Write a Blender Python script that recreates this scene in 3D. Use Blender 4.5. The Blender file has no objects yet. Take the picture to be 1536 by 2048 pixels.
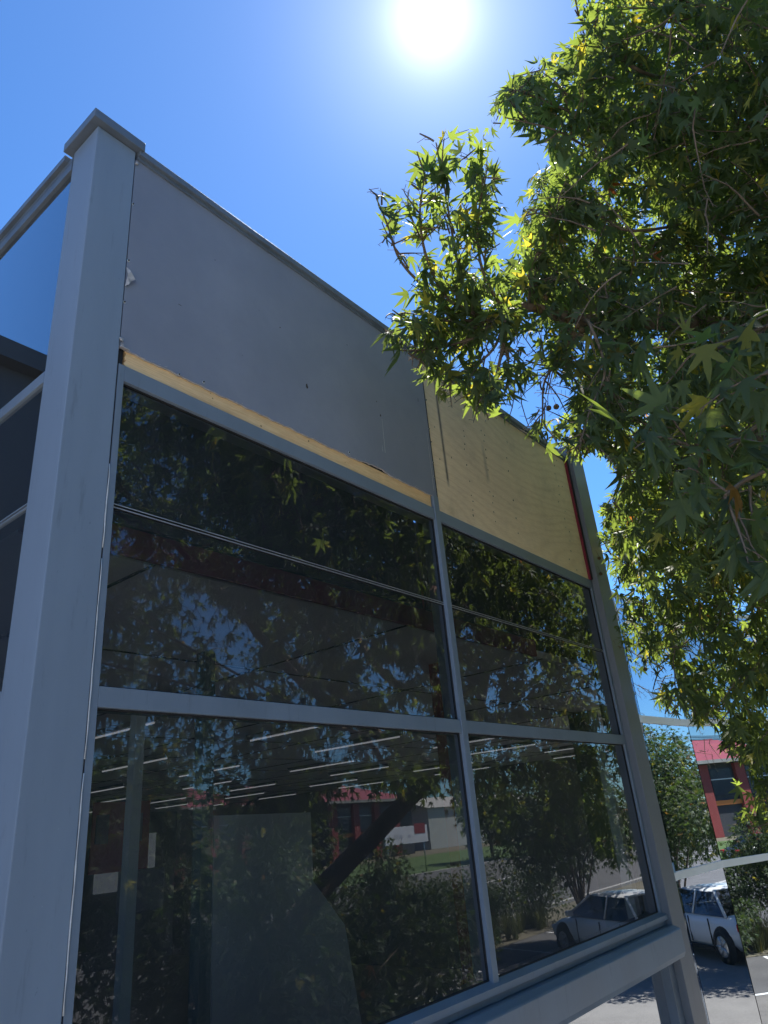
import bpy, bmesh, math, random
import numpy as np
from mathutils import Vector, Matrix
random.seed(7); rng = np.random.default_rng(11)
R = math.radians
scn = bpy.context.scene
COL = scn.collection

# ------------------------------------------------------------------ camera
D = 2.1                      # metres from the lens to the glazed wall
EYE = 3.4                    # the photo was taken from a raised platform
FPX = 1413.03
cam_data = bpy.data.cameras.new('camera'); cam = bpy.data.objects.new('camera', cam_data)
COL.objects.link(cam); scn.camera = cam
X_ = np.array([0.6365017275, -0.2654652938, -0.7241503495])
Y_ = np.array([-0.7668150245, -0.3186385083, -0.5571931615])
Z_ = np.array([-0.0828267408, 0.9099437778, -0.4063767367])
MW = np.stack([X_, Y_, Z_])
cam.matrix_world = Matrix(((*MW[0], 0), (*MW[1], 0), (*MW[2], EYE), (0, 0, 0, 1)))
cam_data.sensor_fit = 'VERTICAL'; cam_data.sensor_height = 24.0; cam_data.lens = 24.0 * FPX / 2048
cam_data.clip_start = 0.05; cam_data.clip_end = 3000
scn.render.resolution_x = 768; scn.render.resolution_y = 1024

# ------------------------------------------------------------------ sky, sun, exposure
SUN = Vector(MW @ np.array([864-768.0, -(34-1024.0), -FPX])).normalized()      # seen above the roof line, top centre
SEL = math.asin(SUN.z); SAZ = math.atan2(SUN.y, SUN.x)
w = bpy.data.worlds.new('World'); scn.world = w; w.use_nodes = True
nt = w.node_tree; nt.nodes.clear()
out = nt.nodes.new('ShaderNodeOutputWorld'); bg = nt.nodes.new('ShaderNodeBackground')
sky = nt.nodes.new('ShaderNodeTexSky'); sky.sky_type = 'NISHITA'; sky.sun_disc = False
sky.sun_elevation = SEL; sky.sun_rotation = math.pi / 2 - SAZ
sky.air_density = 1.0; sky.dust_density = 0.05; sky.ozone_density = 3.5; sky.altitude = 200
bg.inputs['Strength'].default_value = 0.095
tc = nt.nodes.new('ShaderNodeTexCoord'); dot = nt.nodes.new('ShaderNodeVectorMath'); dot.operation = 'DOT_PRODUCT'
nrm = nt.nodes.new('ShaderNodeVectorMath'); nrm.operation = 'NORMALIZE'
nt.links.new(tc.outputs['Generated'], nrm.inputs[0]); nt.links.new(nrm.outputs[0], dot.inputs[0]); dot.inputs[1].default_value = SUN
def mth(op, a, b=None, tree=nt):
    n = tree.nodes.new('ShaderNodeMath'); n.operation = op
    for i, v in enumerate((a, b)):
        if v is None: continue
        if isinstance(v, (int, float)): n.inputs[i].default_value = v
        else: tree.links.new(v, n.inputs[i])
    return n.outputs[0]
dv = mth('MAXIMUM', dot.outputs['Value'], 0.0)
g1 = mth('MULTIPLY', mth('POWER', dv, 900.0), 3.0)      # the sun's blaze
g2 = mth('MULTIPLY', mth('POWER', dv, 120.0), 1.35)
g3 = mth('MULTIPLY', mth('POWER', dv, 14.0), .35)          # circumsolar light
glow = mth('ADD', mth('ADD', g1, g2), g3)
cm = nt.nodes.new('ShaderNodeVectorMath'); cm.operation = 'SCALE'; cm.inputs[0].default_value = (1.0, 0.97, 1.0)
nt.links.new(glow, cm.inputs['Scale'])
ad = nt.nodes.new('ShaderNodeVectorMath'); ad.operation = 'ADD'
tint = nt.nodes.new('ShaderNodeVectorMath'); tint.operation = 'MULTIPLY'; tint.inputs[1].default_value = (0.335, 0.56, 0.765)
nt.links.new(sky.outputs[0], tint.inputs[0])
nt.links.new(tint.outputs[0], ad.inputs[0]); nt.links.new(cm.outputs[0], ad.inputs[1])
nt.links.new(ad.outputs[0], bg.inputs['Color']); nt.links.new(bg.outputs[0], out.inputs[0])
sd = bpy.data.lights.new('sun', 'SUN'); sd.energy = 5.0; sd.angle = R(0.53); sd.color = (1.0, 0.95, 0.87)
so = bpy.data.objects.new('sun', sd); COL.objects.link(so); so.rotation_euler = SUN.to_track_quat('Z', 'Y').to_euler(); so.location = (0, 0, 30)
scn.view_settings.view_transform = 'Standard'; scn.view_settings.look = 'None'
scn.view_settings.exposure = 1.55; scn.view_settings.gamma = 1.0
scn.render.engine = 'CYCLES'
try:
    scn.cycles.max_bounces = 10; scn.cycles.transparent_max_bounces = 16; scn.cycles.glossy_bounces = 5
except Exception: pass

# ------------------------------------------------------------------ projection helpers (photo pixels, 1536 x 2048)
def ray(px, py):
    v = MW @ np.array([px - 768.0, -(py - 1024.0), -FPX]); return v / np.linalg.norm(v)
def at(px, py, dist): return np.array([0, 0, EYE]) + ray(px, py) * dist
def wall(px, py, y=D):
    r = ray(px, py); return np.array([0, 0, EYE]) + r * (y / r[1])
def proj(P):
    q = (np.atleast_2d(P) - np.array([0, 0, EYE])) @ MW
    z = -q[:, 2]; zz = np.where(z > 0.05, z, 0.05)
    return 768 + FPX * q[:, 0] / zz, 1024 - FPX * q[:, 1] / zz, z > 0.05

# ------------------------------------------------------------------ object helpers
def empty(name, loc=(0, 0, 0), rz=0, label=None, cat=None, group=None, kind=None):
    o = bpy.data.objects.new(name, None); COL.objects.link(o); o.location = loc; o.rotation_euler = (0, 0, rz)
    o.empty_display_size = 0.2; tag(o, label, cat, group, kind); return o
def tag(o, label=None, cat=None, group=None, kind=None):
    if label: o['label'] = label
    if cat: o['category'] = cat
    if group: o['group'] = group
    if kind: o['kind'] = kind
    return o
def link_mesh(name, me, mats, parent=None):
    o = bpy.data.objects.new(name, me); COL.objects.link(o)
    for mm in (mats if isinstance(mats, (list, tuple)) else [mats]): me.materials.append(mm)
    if parent: o.parent = parent
    return o
class MB:
    def __init__(s): s.v = []; s.f = []; s.mi = []; s.smooth = []
    def add(s, vs, fs, mi=0, sm=False):
        b = len(s.v); s.v += [tuple(map(float, p)) for p in vs]
        for f in fs: s.f.append([b + i for i in f]); s.mi.append(mi); s.smooth.append(sm)
    def box(s, x0, x1, y0, y1, z0, z1, mi=0):
        s.add([(x0,y0,z0),(x1,y0,z0),(x1,y1,z0),(x0,y1,z0),(x0,y0,z1),(x1,y0,z1),(x1,y1,z1),(x0,y1,z1)],
              [(0,3,2,1),(4,5,6,7),(0,1,5,4),(1,2,6,5),(2,3,7,6),(3,0,4,7)], mi)
    def bevbox(s, x0, x1, y0, y1, z0, z1, b=0.004, mi=0):
        bm = bmesh.new(); bmesh.ops.create_cube(bm, size=1)
        for v in bm.verts: v.co = ((x0+x1)/2+v.co.x*(x1-x0), (y0+y1)/2+v.co.y*(y1-y0), (z0+z1)/2+v.co.z*(z1-z0))
        bmesh.ops.bevel(bm, geom=list(bm.edges), offset=b, segments=2, affect='EDGES', profile=0.6)
        bm.verts.index_update(); s.add([v.co[:] for v in bm.verts], [[v.index for v in f.verts] for f in bm.faces], mi); bm.free()
    def prism(s, pts, a, b, axis='x', mi=0, sm=False):
        # polygon pts extruded a..b along axis
        n = len(pts)
        def P(t, p): return {'x': (t, p[0], p[1]), 'y': (p[0], t, p[1]), 'z': (p[0], p[1], t)}[axis]
        s.add([P(a, p) for p in pts] + [P(b, p) for p in pts], [list(range(n))[::-1], [n+i for i in range(n)]] + [[i, (i+1) % n, n+(i+1) % n, n+i] for i in range(n)], mi, sm)
    def tube(s, pts, rad, n=6, mi=0, cap=True):
        pts = [Vector(p) for p in pts]; rads = rad if isinstance(rad, (list, tuple)) else [rad]*len(pts)
        vs = []; fs = []; up = Vector((0.13, 0.31, 0.94))
        for i, p in enumerate(pts):
            t = (pts[min(i+1, len(pts)-1)] - pts[max(i-1, 0)])
            if t.length < 1e-6: t = Vector((0, 0, 1))
            t.normalize(); a = t.cross(up)
            if a.length < 0.05: a = t.cross(Vector((1, 0, 0)))
            a.normalize(); b = t.cross(a)
            for k in range(n):
                an = 2*math.pi*k/n; vs.append(p + a*math.cos(an)*rads[i] + b*math.sin(an)*rads[i])
        for i in range(len(pts)-1):
            for k in range(n): fs.append([i*n+k, i*n+(k+1) % n, (i+1)*n+(k+1) % n, (i+1)*n+k])
        if cap: fs += [list(range(n))[::-1], [(len(pts)-1)*n+k for k in range(n)]]
        s.add(vs, fs, mi, True)
    def disc(s, c, nrm_, r, n=8, mi=0, t=0.002, jit=0):
        c = Vector(c); nn = Vector(nrm_).normalized(); a = nn.orthogonal().normalized(); b = nn.cross(a)
        vs = []
        for off, sc in ((0, 1.0), (t, 0.8)):
            for k in range(n):
                rr = r*sc*(1+random.uniform(-jit, jit)); an = 2*math.pi*k/n; vs.append(c+nn*off+a*math.cos(an)*rr+b*math.sin(an)*rr)
        s.add(vs, [[n+k for k in range(n)]] + [[k, (k+1) % n, n+(k+1) % n, n+k] for k in range(n)], mi)
    def build(s, name, mats, parent=None, **kw):
        me = bpy.data.meshes.new(name); me.from_pydata(s.v, [], s.f); me.update()
        me.polygons.foreach_set('material_index', s.mi); me.polygons.foreach_set('use_smooth', s.smooth)
        o = link_mesh(name, me, mats, parent)
        if kw: tag(o, kw.get('label'), kw.get('cat'), kw.get('group'), kw.get('kind'))
        return o

# ------------------------------------------------------------------ materials
def newmat(name):
    mt = bpy.data.materials.new(name); mt.use_nodes = True; t = mt.node_tree; t.nodes.clear()
    o = t.nodes.new('ShaderNodeOutputMaterial'); return mt, t, o
def N(t, kind, **kw):
    n = t.nodes.new(kind)
    for k, v in kw.items(): setattr(n, k, v)
    return n
def noise(t, scale, detail=4, rough=0.6, vec=None, dim='3D'):
    n = N(t, 'ShaderNodeTexNoise'); n.inputs['Scale'].default_value = scale; n.inputs['Detail'].default_value = detail; n.inputs['Roughness'].default_value = rough
    if vec is not None: t.links.new(vec, n.inputs['Vector'])
    return n
def ramp(t, fac, stops):
    r = N(t, 'ShaderNodeValToRGB'); e = r.color_ramp.elements
    while len(e) > 1: e.remove(e[0])
    e[0].position = stops[0][0]; e[0].color = (*stops[0][1], 1)
    for p, c in stops[1:]:
        k = e.new(p); k.color = (*c, 1)
    t.links.new(fac, r.inputs[0]); return r.outputs[0]
def coords(t, scale=(1, 1, 1)):
    c = N(t, 'ShaderNodeTexCoord'); mp = N(t, 'ShaderNodeMapping'); mp.inputs['Scale'].default_value = scale
    t.links.new(c.outputs['Object'], mp.inputs['Vector']); return mp.outputs[0]
def paint(name, col, rough=0.5, var=0.12, scale=3.0, bump=0.02, metal=0.0, spec=0.5, stretch=(1, 1, 1), bscale=160):
    mt, t, o = newmat(name); p = N(t, 'ShaderNodeBsdfPrincipled'); v = coords(t, stretch)
    n = noise(t, scale, 6, 0.62, v)
    c = ramp(t, n.outputs['Fac'], [(0.25, tuple(x*(1-var) for x in col)), (0.5, col), (0.75, tuple(min(1, x*(1+var)) for x in col))])
    if 'paint' in name and scale < 7:
        g_ = noise(t, 6.0, 6, 0.75, coords(t, (4, 4, 0.5))); gc = ramp(t, g_.outputs['Fac'], [(0.28, (0.80, 0.79, 0.77)), (0.42, (1.0,)*3), (0.66, (1.0,)*3), (0.78, (1.12, 1.12, 1.10))])
        s_ = noise(t, 90, 2, 0.5, coords(t)); sc_ = ramp(t, s_.outputs['Fac'], [(0.20, (0.6,)*3), (0.26, (1.0,)*3), (0.77, (1.0,)*3), (0.80, (1.25,)*3)])
        ma = N(t, 'ShaderNodeMix', data_type='RGBA', blend_type='MULTIPLY'); ma.inputs[0].default_value = 1; t.links.new(c, ma.inputs[6]); t.links.new(gc, ma.inputs[7])
        mb_ = N(t, 'ShaderNodeMix', data_type='RGBA', blend_type='MULTIPLY'); mb_.inputs[0].default_value = .7; t.links.new(ma.outputs[2], mb_.inputs[6]); t.links.new(sc_, mb_.inputs[7]); c = mb_.outputs[2]
    t.links.new(c, p.inputs['Base Color']); p.inputs['Metallic'].default_value = metal
    rr = ramp(t, n.outputs['Fac'], [(0.3, (rough*0.85,)*3), (0.7, (min(1, rough*1.15),)*3)]); t.links.new(rr, p.inputs['Roughness'])
    p.inputs['Specular IOR Level'].default_value = spec if name != 'bark' else 0.1
    if bump:
        n2 = noise(t, bscale, 3, 0.6, coords(t)); b = N(t, 'ShaderNodeBump'); b.inputs['Strength'].default_value = bump*5; b.inputs['Distance'].default_value = 0.002
        t.links.new(n2.outputs['Fac'], b.inputs['Height']); t.links.new(b.outputs[0], p.inputs['Normal'])
    t.links.new(p.outputs[0], o.inputs[0]); return mt
FRAME = paint('frame_paint', (0.19, 0.238, 0.31), 0.42, 0.16, 2.2, 0.01, stretch=(1, 1, 0.35))
COLUMN = paint('column_paint', (0.225, 0.282, 0.37), 0.5, 0.13, 1.4, 0.02, stretch=(2, 2, 0.3))
COPING = paint('coping_paint', (0.135, 0.165, 0.21), 0.42, 0.2, 6, 0.02)
DARKSEAL = paint('dark_seal', (0.018, 0.018, 0.022), 0.7, 0.2, 20, 0.02)
WHITESEAL = paint('white_seal', (0.62, 0.63, 0.65), 0.5, 0.2, 30, 0.04)
REDP = paint('red_edge_paint', (0.20, 0.012, 0.03), 0.5, 0.25, 14, 0.03)
ZINC = paint('zinc_screw', (0.6, 0.61, 0.63), 0.3, 0.1, 40, 0, metal=0.9)
HOLE = paint('dark_hole', (0.045, 0.035, 0.028), 0.9, 0.3, 60, 0)
TORN = paint('torn_edge', (0.42, 0.41, 0.42), 0.85, 0.35, 45, 0.08)
def panel_mat():
    mt, t, o = newmat('painted_panel'); p = N(t, 'ShaderNodeBsdfPrincipled')
    v = coords(t); n = noise(t, 1.1, 7, 0.65, v)
    c = ramp(t, n.outputs['Fac'], [(0.28, (0.215, 0.235, 0.30)), (0.5, (0.255, 0.272, 0.342)), (0.72, (0.31, 0.325, 0.40))])
    st = noise(t, 1.5, 4, 0.6, coords(t, (2.5, 1, 0.6)))              # faint run marks down the sheet
    m1 = N(t, 'ShaderNodeMix', data_type='RGBA', blend_type='MULTIPLY'); m1.inputs[0].default_value = 1.0
    c2 = ramp(t, st.outputs['Fac'], [(0.30, (0.96,)*3), (0.5, (1.0,)*3), (0.72, (1.03,)*3)])
    t.links.new(c, m1.inputs[6]); t.links.new(c2, m1.inputs[7])
    sp = noise(t, 55, 2, 0.5, v); c3 = ramp(t, sp.outputs['Fac'], [(0.22, (0.55,)*3), (0.27, (1.0,)*3), (0.76, (1.0,)*3), (0.80, (1.35,)*3)])
    m2 = N(t, 'ShaderNodeMix', data_type='RGBA', blend_type='MULTIPLY'); m2.inputs[0].default_value = 0.6
    t.links.new(m1.outputs[2], m2.inputs[6]); t.links.new(c3, m2.inputs[7]); t.links.new(m2.outputs[2], p.inputs['Base Color'])
    p.inputs['Roughness'].default_value = 0.55
    b = N(t, 'ShaderNodeBump'); b.inputs['Strength'].default_value = 0.12; b.inputs['Distance'].default_value = 0.003
    nb = noise(t, 240, 3, 0.6, v); t.links.new(nb.outputs['Fac'], b.inputs['Height']); t.links.new(b.outputs[0], p.inputs['Normal'])
    t.links.new(p.outputs[0], o.inputs[0]); return mt
PANEL = panel_mat()
def wood_mat(name, a, b_, c_, grain=1.0, stretch=(0.35, 1, 3.0), streaks=()):
    mt, t, o = newmat(name); p = N(t, 'ShaderNodeBsdfPrincipled'); v = coords(t, stretch)
    n0 = noise(t, 1.6*grain, 3, 0.55, v)
    mx = N(t, 'ShaderNodeMix', data_type='RGBA', blend_type='LINEAR_LIGHT'); mx.inputs[0].default_value = 0.22
    t.links.new(v, mx.inputs[6]); t.links.new(n0.outputs['Color'], mx.inputs[7])
    wv = N(t, 'ShaderNodeTexWave', wave_type='BANDS', bands_direction='Z', wave_profile='SAW'); wv.inputs['Scale'].default_value = 5.0*grain; wv.inputs['Distortion'].default_value = 5.0
    wv.inputs['Detail'].default_value = 4; wv.inputs['Detail Scale'].default_value = 0.8
    t.links.new(mx.outputs[2], wv.inputs['Vector'])
    gn = noise(t, 1.3*grain, 2.5, 0.5, v); gx = N(t, 'ShaderNodeSeparateXYZ'); t.links.new(v, gx.inputs[0])
    ph = mth('ADD', mth('MULTIPLY', gn.outputs['Fac'], 120.0, t), mth('MULTIPLY', gx.outputs['Z'], 70.0, t), t)
    am = noise(t, 2.2*grain, 5, 0.75, v)
    fig = mth('ADD', mth('MULTIPLY', mth('MULTIPLY', mth('SINE', ph, None, t), am.outputs['Fac'], t), 0.55, t), 0.5, t)
    c = ramp(t, fig, [(0.0, a), (0.6, b_), (0.9, tuple((p_+q_)/2 for p_, q_ in zip(b_, c_))), (1.0, c_)])
    fine = noise(t, 60, 4, 0.7, coords(t, (0.25, 1, 3))); cf = ramp(t, fine.outputs['Fac'], [(0.25, (0.86, 0.84, 0.80)), (0.6, (1.03, 1.03, 1.03))])
    m1 = N(t, 'ShaderNodeMix', data_type='RGBA', blend_type='MULTIPLY'); m1.inputs[0].default_value = 1; t.links.new(c, m1.inputs[6]); t.links.new(cf, m1.inputs[7])
    big = noise(t, 1.7, 6, 0.7, coords(t, (1, 1, 1))); cb = ramp(t, big.outputs['Fac'], [(0.27, (0.66, 0.63, 0.58)), (0.44, (0.93, 0.92, 0.90)), (0.6, (1.04, 1.03, 1.0))])
    m2 = N(t, 'ShaderNodeMix', data_type='RGBA', blend_type='MULTIPLY'); m2.inputs[0].default_value = 0.8; t.links.new(m1.outputs[2], m2.inputs[6]); t.links.new(cb, m2.inputs[7])
    last = m2.outputs[2]
    if streaks:
        sep = N(t, 'ShaderNodeSeparateXYZ'); tcn = N(t, 'ShaderNodeTexCoord'); t.links.new(tcn.outputs['Object'], sep.inputs[0])
        wob = noise(t, 2.5, 3, 0.6, tcn.outputs['Object'])
        for (sx, z0, z1, wd, strength) in streaks:
            dx = mth('ABSOLUTE', mth('SUBTRACT', mth('ADD', sep.outputs['X'], mth('MULTIPLY', mth('SUBTRACT', wob.outputs['Fac'], 0.5), 0.05, t), t), sx, t), None, t)
            mk = N(t, 'ShaderNodeMapRange'); mk.inputs[1].default_value = wd; mk.inputs[2].default_value = 0; mk.inputs[3].default_value = 0; mk.inputs[4].default_value = 1; t.links.new(dx, mk.inputs[0])
            za = N(t, 'ShaderNodeMapRange'); za.inputs[1].default_value = z0; za.inputs[2].default_value = z0+0.07; t.links.new(sep.outputs['Z'], za.inputs[0])
            zb = N(t, 'ShaderNodeMapRange'); zb.inputs[1].default_value = z1; zb.inputs[2].default_value = z1-0.12; t.links.new(sep.outputs['Z'], zb.inputs[0])
            mk2 = mth('MULTIPLY', mth('MULTIPLY', mk.outputs[0], za.outputs[0], t), zb.outputs[0], t)
            gr = noise(t, 14, 4, 0.8, coords(t, (1, 1, 0.25))); mk3 = mth('MULTIPLY', mth('MULTIPLY', mk2, mth('ADD', gr.outputs['Fac'], 0.35, t), t), strength, t)
            mm = N(t, 'ShaderNodeMix', data_type='RGBA'); t.links.new(mk3, mm.inputs[0]); t.links.new(last, mm.inputs[6]); mm.inputs[7].default_value = (0.10, 0.085, 0.085, 1); last = mm.outputs[2]
    t.links.new(last, p.inputs['Base Color']); p.inputs['Roughness'].default_value = 0.7
    b = N(t, 'ShaderNodeBump'); b.inputs['Strength'].default_value = 0.2; b.inputs['Distance'].default_value = 0.002
    t.links.new(fine.outputs['Fac'], b.inputs['Height']); t.links.new(b.outputs[0], p.inputs['Normal'])
    t.links.new(p.outputs[0], o.inputs[0]); return mt
PLY = wood_mat('plywood', (0.96, 0.77, 0.56), (0.94, 0.745, 0.53), (0.80, 0.60, 0.40), 0.7, (0.42, 1, 1.0),
               streaks=((wall(890, 880)[0]-.463*D, wall(897, 970)[2]-.02, 6.3, 0.020, 1.2), (wall(971, 900)[0]-.463*D, wall(975, 960)[2]-.03, 5.85, 0.03, .45), (wall(1125, 1000)[0]-.463*D, 5.9, 6.0, 0.03, .6)))
PINE = wood_mat('pine_timber', (0.95, 0.67, 0.38), (0.93, 0.63, 0.345), (0.78, 0.46, 0.22), 1.5, (0.25, 1, 5.0))
def glass_mat(name, tint, fres_gain, ior=1.52, wav=0.0, body=(0.01, 0.012, 0.014), bodymix=0.0, gcol=(0.95, 0.97, 1.0), base=0.0):
    mt, t, o = newmat(name)
    fr = N(t, 'ShaderNodeFresnel'); fr.inputs['IOR'].default_value = ior
    f = mth('MINIMUM', mth('ADD', mth('MULTIPLY', fr.outputs[0], fres_gain, t), base, t), 0.96, t)
    gl = N(t, 'ShaderNodeBsdfGlossy'); gl.inputs['Roughness'].default_value = 0.0; gl.inputs['Color'].default_value = (*gcol, 1)
    if wav:
        n = noise(t, 0.9, 1, 0.4, coords(t)); b = N(t, 'ShaderNodeBump'); b.inputs['Strength'].default_value = wav; b.inputs['Distance'].default_value = 0.02
        t.links.new(n.outputs['Fac'], b.inputs['Height']); t.links.new(b.outputs[0], gl.inputs['Normal'])
    tr = N(t, 'ShaderNodeBsdfTransparent'); tr.inputs['Color'].default_value = (*tint, 1)
    df = N(t, 'ShaderNodeBsdfDiffuse'); df.inputs['Color'].default_value = (*body, 1)
    # streaky dust film, mixed in paler and stronger to stand in for veiling glare
    dn0 = noise(t, 2.6, 8, 0.75, coords(t, (3.0, 3.0, 0.6))); dr_ = N(t, 'ShaderNodeMapRange'); dr_.inputs[1].default_value = .38; dr_.inputs[2].default_value = .75; dr_.inputs[3].default_value = .45; dr_.inputs[4].default_value = 1.0; t.links.new(dn0.outputs['Fac'], dr_.inputs[0]); dn = dr_; dm = N(t, 'ShaderNodeMixShader')
    t.links.new(mth('MULTIPLY', dn.outputs[0], bodymix, t), dm.inputs[0]); t.links.new(tr.outputs[0], dm.inputs[1]); t.links.new(df.outputs[0], dm.inputs[2])
    mx = N(t, 'ShaderNodeMixShader'); t.links.new(f, mx.inputs[0]); t.links.new(dm.outputs[0], mx.inputs[1]); t.links.new(gl.outputs[0], mx.inputs[2])
    t.links.new(mx.outputs[0], o.inputs[0]); return mt
GLASS = glass_mat('tinted_window_glass', (0.66, 0.67, 0.70), 1.2, 1.55, 0.02, (0.24, 0.27, 0.32), 0.13, base=0.03)
LGLASS = glass_mat('side_window_glass', (0.35, 0.40, 0.45), 1.5, 1.6, 0.01, (0.25, 0.27, 0.3), 0.05, base=0.22)
MIRROR = glass_mat('reflective_curtain_glass', (0.10, 0.12, 0.14), 1.0, 1.7, 0.03, (0.05, 0.06, 0.07), 0.9, (0.76, 0.82, 0.90), base=0.5)
CARGLASS = glass_mat('car_glass', (0.12, 0.14, 0.15), 1.3, 1.5, 0, (0.02, 0.02, 0.02), 0.9)
def ground_mat(name, a, b_, scale=6, agg=180, rough=0.9, cracks=True):
    mt, t, o = newmat(name); p = N(t, 'ShaderNodeBsdfPrincipled'); v = coords(t)
    n = noise(t, scale*0.15, 6, 0.65, v); c = ramp(t, n.outputs['Fac'], [(0.3, a), (0.7, b_)])
    n2 = noise(t, agg, 3, 0.7, v); c2 = ramp(t, n2.outputs['Fac'], [(0.3, (0.7,)*3), (0.7, (1.2,)*3)])
    m1 = N(t, 'ShaderNodeMix', data_type='RGBA', blend_type='MULTIPLY'); m1.inputs[0].default_value = 1; t.links.new(c, m1.inputs[6]); t.links.new(c2, m1.inputs[7])
    t.links.new(m1.outputs[2], p.inputs['Base Color']); p.inputs['Roughness'].default_value = rough
    b = N(t, 'ShaderNodeBump'); b.inputs['Strength'].default_value = 0.5; b.inputs['Distance'].default_value = 0.01; t.links.new(n2.outputs['Fac'], b.inputs['Height']); t.links.new(b.outputs[0], p.inputs['Normal'])
    t.links.new(p.outputs[0], o.inputs[0]); return mt
SOIL = ground_mat('dry_ground', (0.11, 0.10, 0.065), (0.17, 0.15, 0.10), 6, 20)
CONC = ground_mat('forecourt_concrete', (0.44, 0.41, 0.365), (0.56, 0.52, 0.465), 8, 60)
ASPH = ground_mat('asphalt', (0.085, 0.083, 0.083), (0.125, 0.122, 0.12), 6, 90)
KERB = ground_mat('kerb_concrete', (0.32, 0.31, 0.29), (0.42, 0.41, 0.39), 8, 60)
LINE = paint('road_line_paint', (0.72, 0.72, 0.70), 0.8, 0.2, 8, 0.05)
GRASS = ground_mat('lawn', (0.05, 0.095, 0.02), (0.09, 0.15, 0.035), 8, 15)
CEIL = paint('ceiling_paint', (0.72, 0.68, 0.68), 0.9, 0.05, 2, 0.02)
MAROON = paint('maroon_bulkhead', (0.30, 0.05, 0.10), 0.6, 0.1, 3, 0)
MAROONCOL = paint('maroon_post', (0.30, 0.03, 0.035), 0.5, 0.1, 3, 0)
DARKBACK = paint('spandrel_backing', (0.020, 0.026, 0.036), 0.8, 0.1, 3, 0)
INWALL = paint('inner_wall', (0.22, 0.23, 0.24), 0.9, 0.05, 1, 0)
INPALE = paint('inner_pale_partition', (0.50, 0.53, 0.50), 0.8, 0.05, 1, 0)
INGREEN = paint('inner_green_partition', (0.13, 0.19, 0.17), 0.7, 0.05, 1, 0)
INFLOOR = paint('inner_floor', (0.25, 0.25, 0.25), 0.4, 0.1, 1, 0)
WHITE = paint('white_enamel', (0.75, 0.76, 0.78), 0.4, 0.03, 2, 0)
BAND = paint('pale_band_metal', (0.90, 0.91, 0.93), 0.35, 0.04, 2, 0)
BLACK = paint('black_rubber', (0.015, 0.015, 0.016), 0.8, 0.2, 20, 0)
REDWALL = paint('red_wall_paint', (0.27, 0.05, 0.045), 0.7, 0.08, 0.6, 0)
REDROOF = paint('red_roof_metal', (0.28, 0.055, 0.06), 0.5, 0.08, 0.6, 0)
DARKWALL = paint('dark_wall_paint', (0.045, 0.05, 0.058), 0.7, 0.1, 0.6, 0)
ORANGE = paint('orange_band', (0.65, 0.22, 0.05), 0.6, 0.1, 1, 0)
WOODP = paint('pole_timber', (0.16, 0.13, 0.10), 0.9, 0.25, 4, 0.05)
def emit(name, col, s):
    mt, t, o = newmat(name); e = N(t, 'ShaderNodeEmission'); e.inputs[0].default_value = (*col, 1); e.inputs[1].default_value = s; t.links.new(e.outputs[0], o.inputs[0]); return mt
TUBE = emit('fluorescent_tube', (0.95, 0.97, 1.0), 0.10)
LITPANE = emit('lit_far_window', (0.75, 0.85, 0.95), 0.03)
def leaf_mat(name, dark, mid, yellow, trans, tf=0.45):
    mt, t, o = newmat(name); g = N(t, 'ShaderNodeNewGeometry')
    c = ramp(t, g.outputs['Random Per Island'], [(0.0, dark), (0.45, mid), (0.93, mid), (0.965, yellow), (0.996, (0.10, 0.12, 0.04)), (0.998, (0.28, 0.09, 0.02))])
    p = N(t, 'ShaderNodeBsdfPrincipled'); t.links.new(c, p.inputs['Base Color']); p.inputs['Roughness'].default_value = 0.6; p.inputs['Specular IOR Level'].default_value = 0.28
    tl = N(t, 'ShaderNodeBsdfTranslucent'); c2 = ramp(t, g.outputs['Random Per Island'], [(0.0, tuple(x*0.7 for x in trans)), (0.5, trans), (0.93, tuple(min(1, x*1.15) for x in trans)), (0.965, (0.75, 0.60, 0.05)), (0.996, trans), (0.998, (0.7, 0.18, 0.03))])
    t.links.new(c2, tl.inputs[0]); mx = N(t, 'ShaderNodeMixShader'); mx.inputs[0].default_value = tf
    t.links.new(p.outputs[0], mx.inputs[1]); t.links.new(tl.outputs[0], mx.inputs[2]); t.links.new(mx.outputs[0], o.inputs[0]); return mt
LEAF = leaf_mat('plane_leaf', (0.052, 0.080, 0.054), (0.075, 0.108, 0.066), (0.30, 0.28, 0.06), (0.29, 0.39, 0.055), 0.42)
LEAF2 = leaf_mat('shrub_leaf', (0.025, 0.042, 0.018), (0.042, 0.066, 0.025), (0.07, 0.09, 0.03), (0.12, 0.19, 0.03), 0.28)
GRASSY = leaf_mat('tussock_blade', (0.10, 0.12, 0.05), (0.16, 0.17, 0.08), (0.28, 0.25, 0.12), (0.25, 0.28, 0.10), 0.3)
BARK = paint('bark', (0.17, 0.135, 0.105), 0.9, 0.4, 9, 0.3, stretch=(1, 1, 0.5), bscale=30)
POD = paint('seed_ball', (0.10, 0.065, 0.03), 0.95, 0.4, 60, 0.3)

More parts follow.
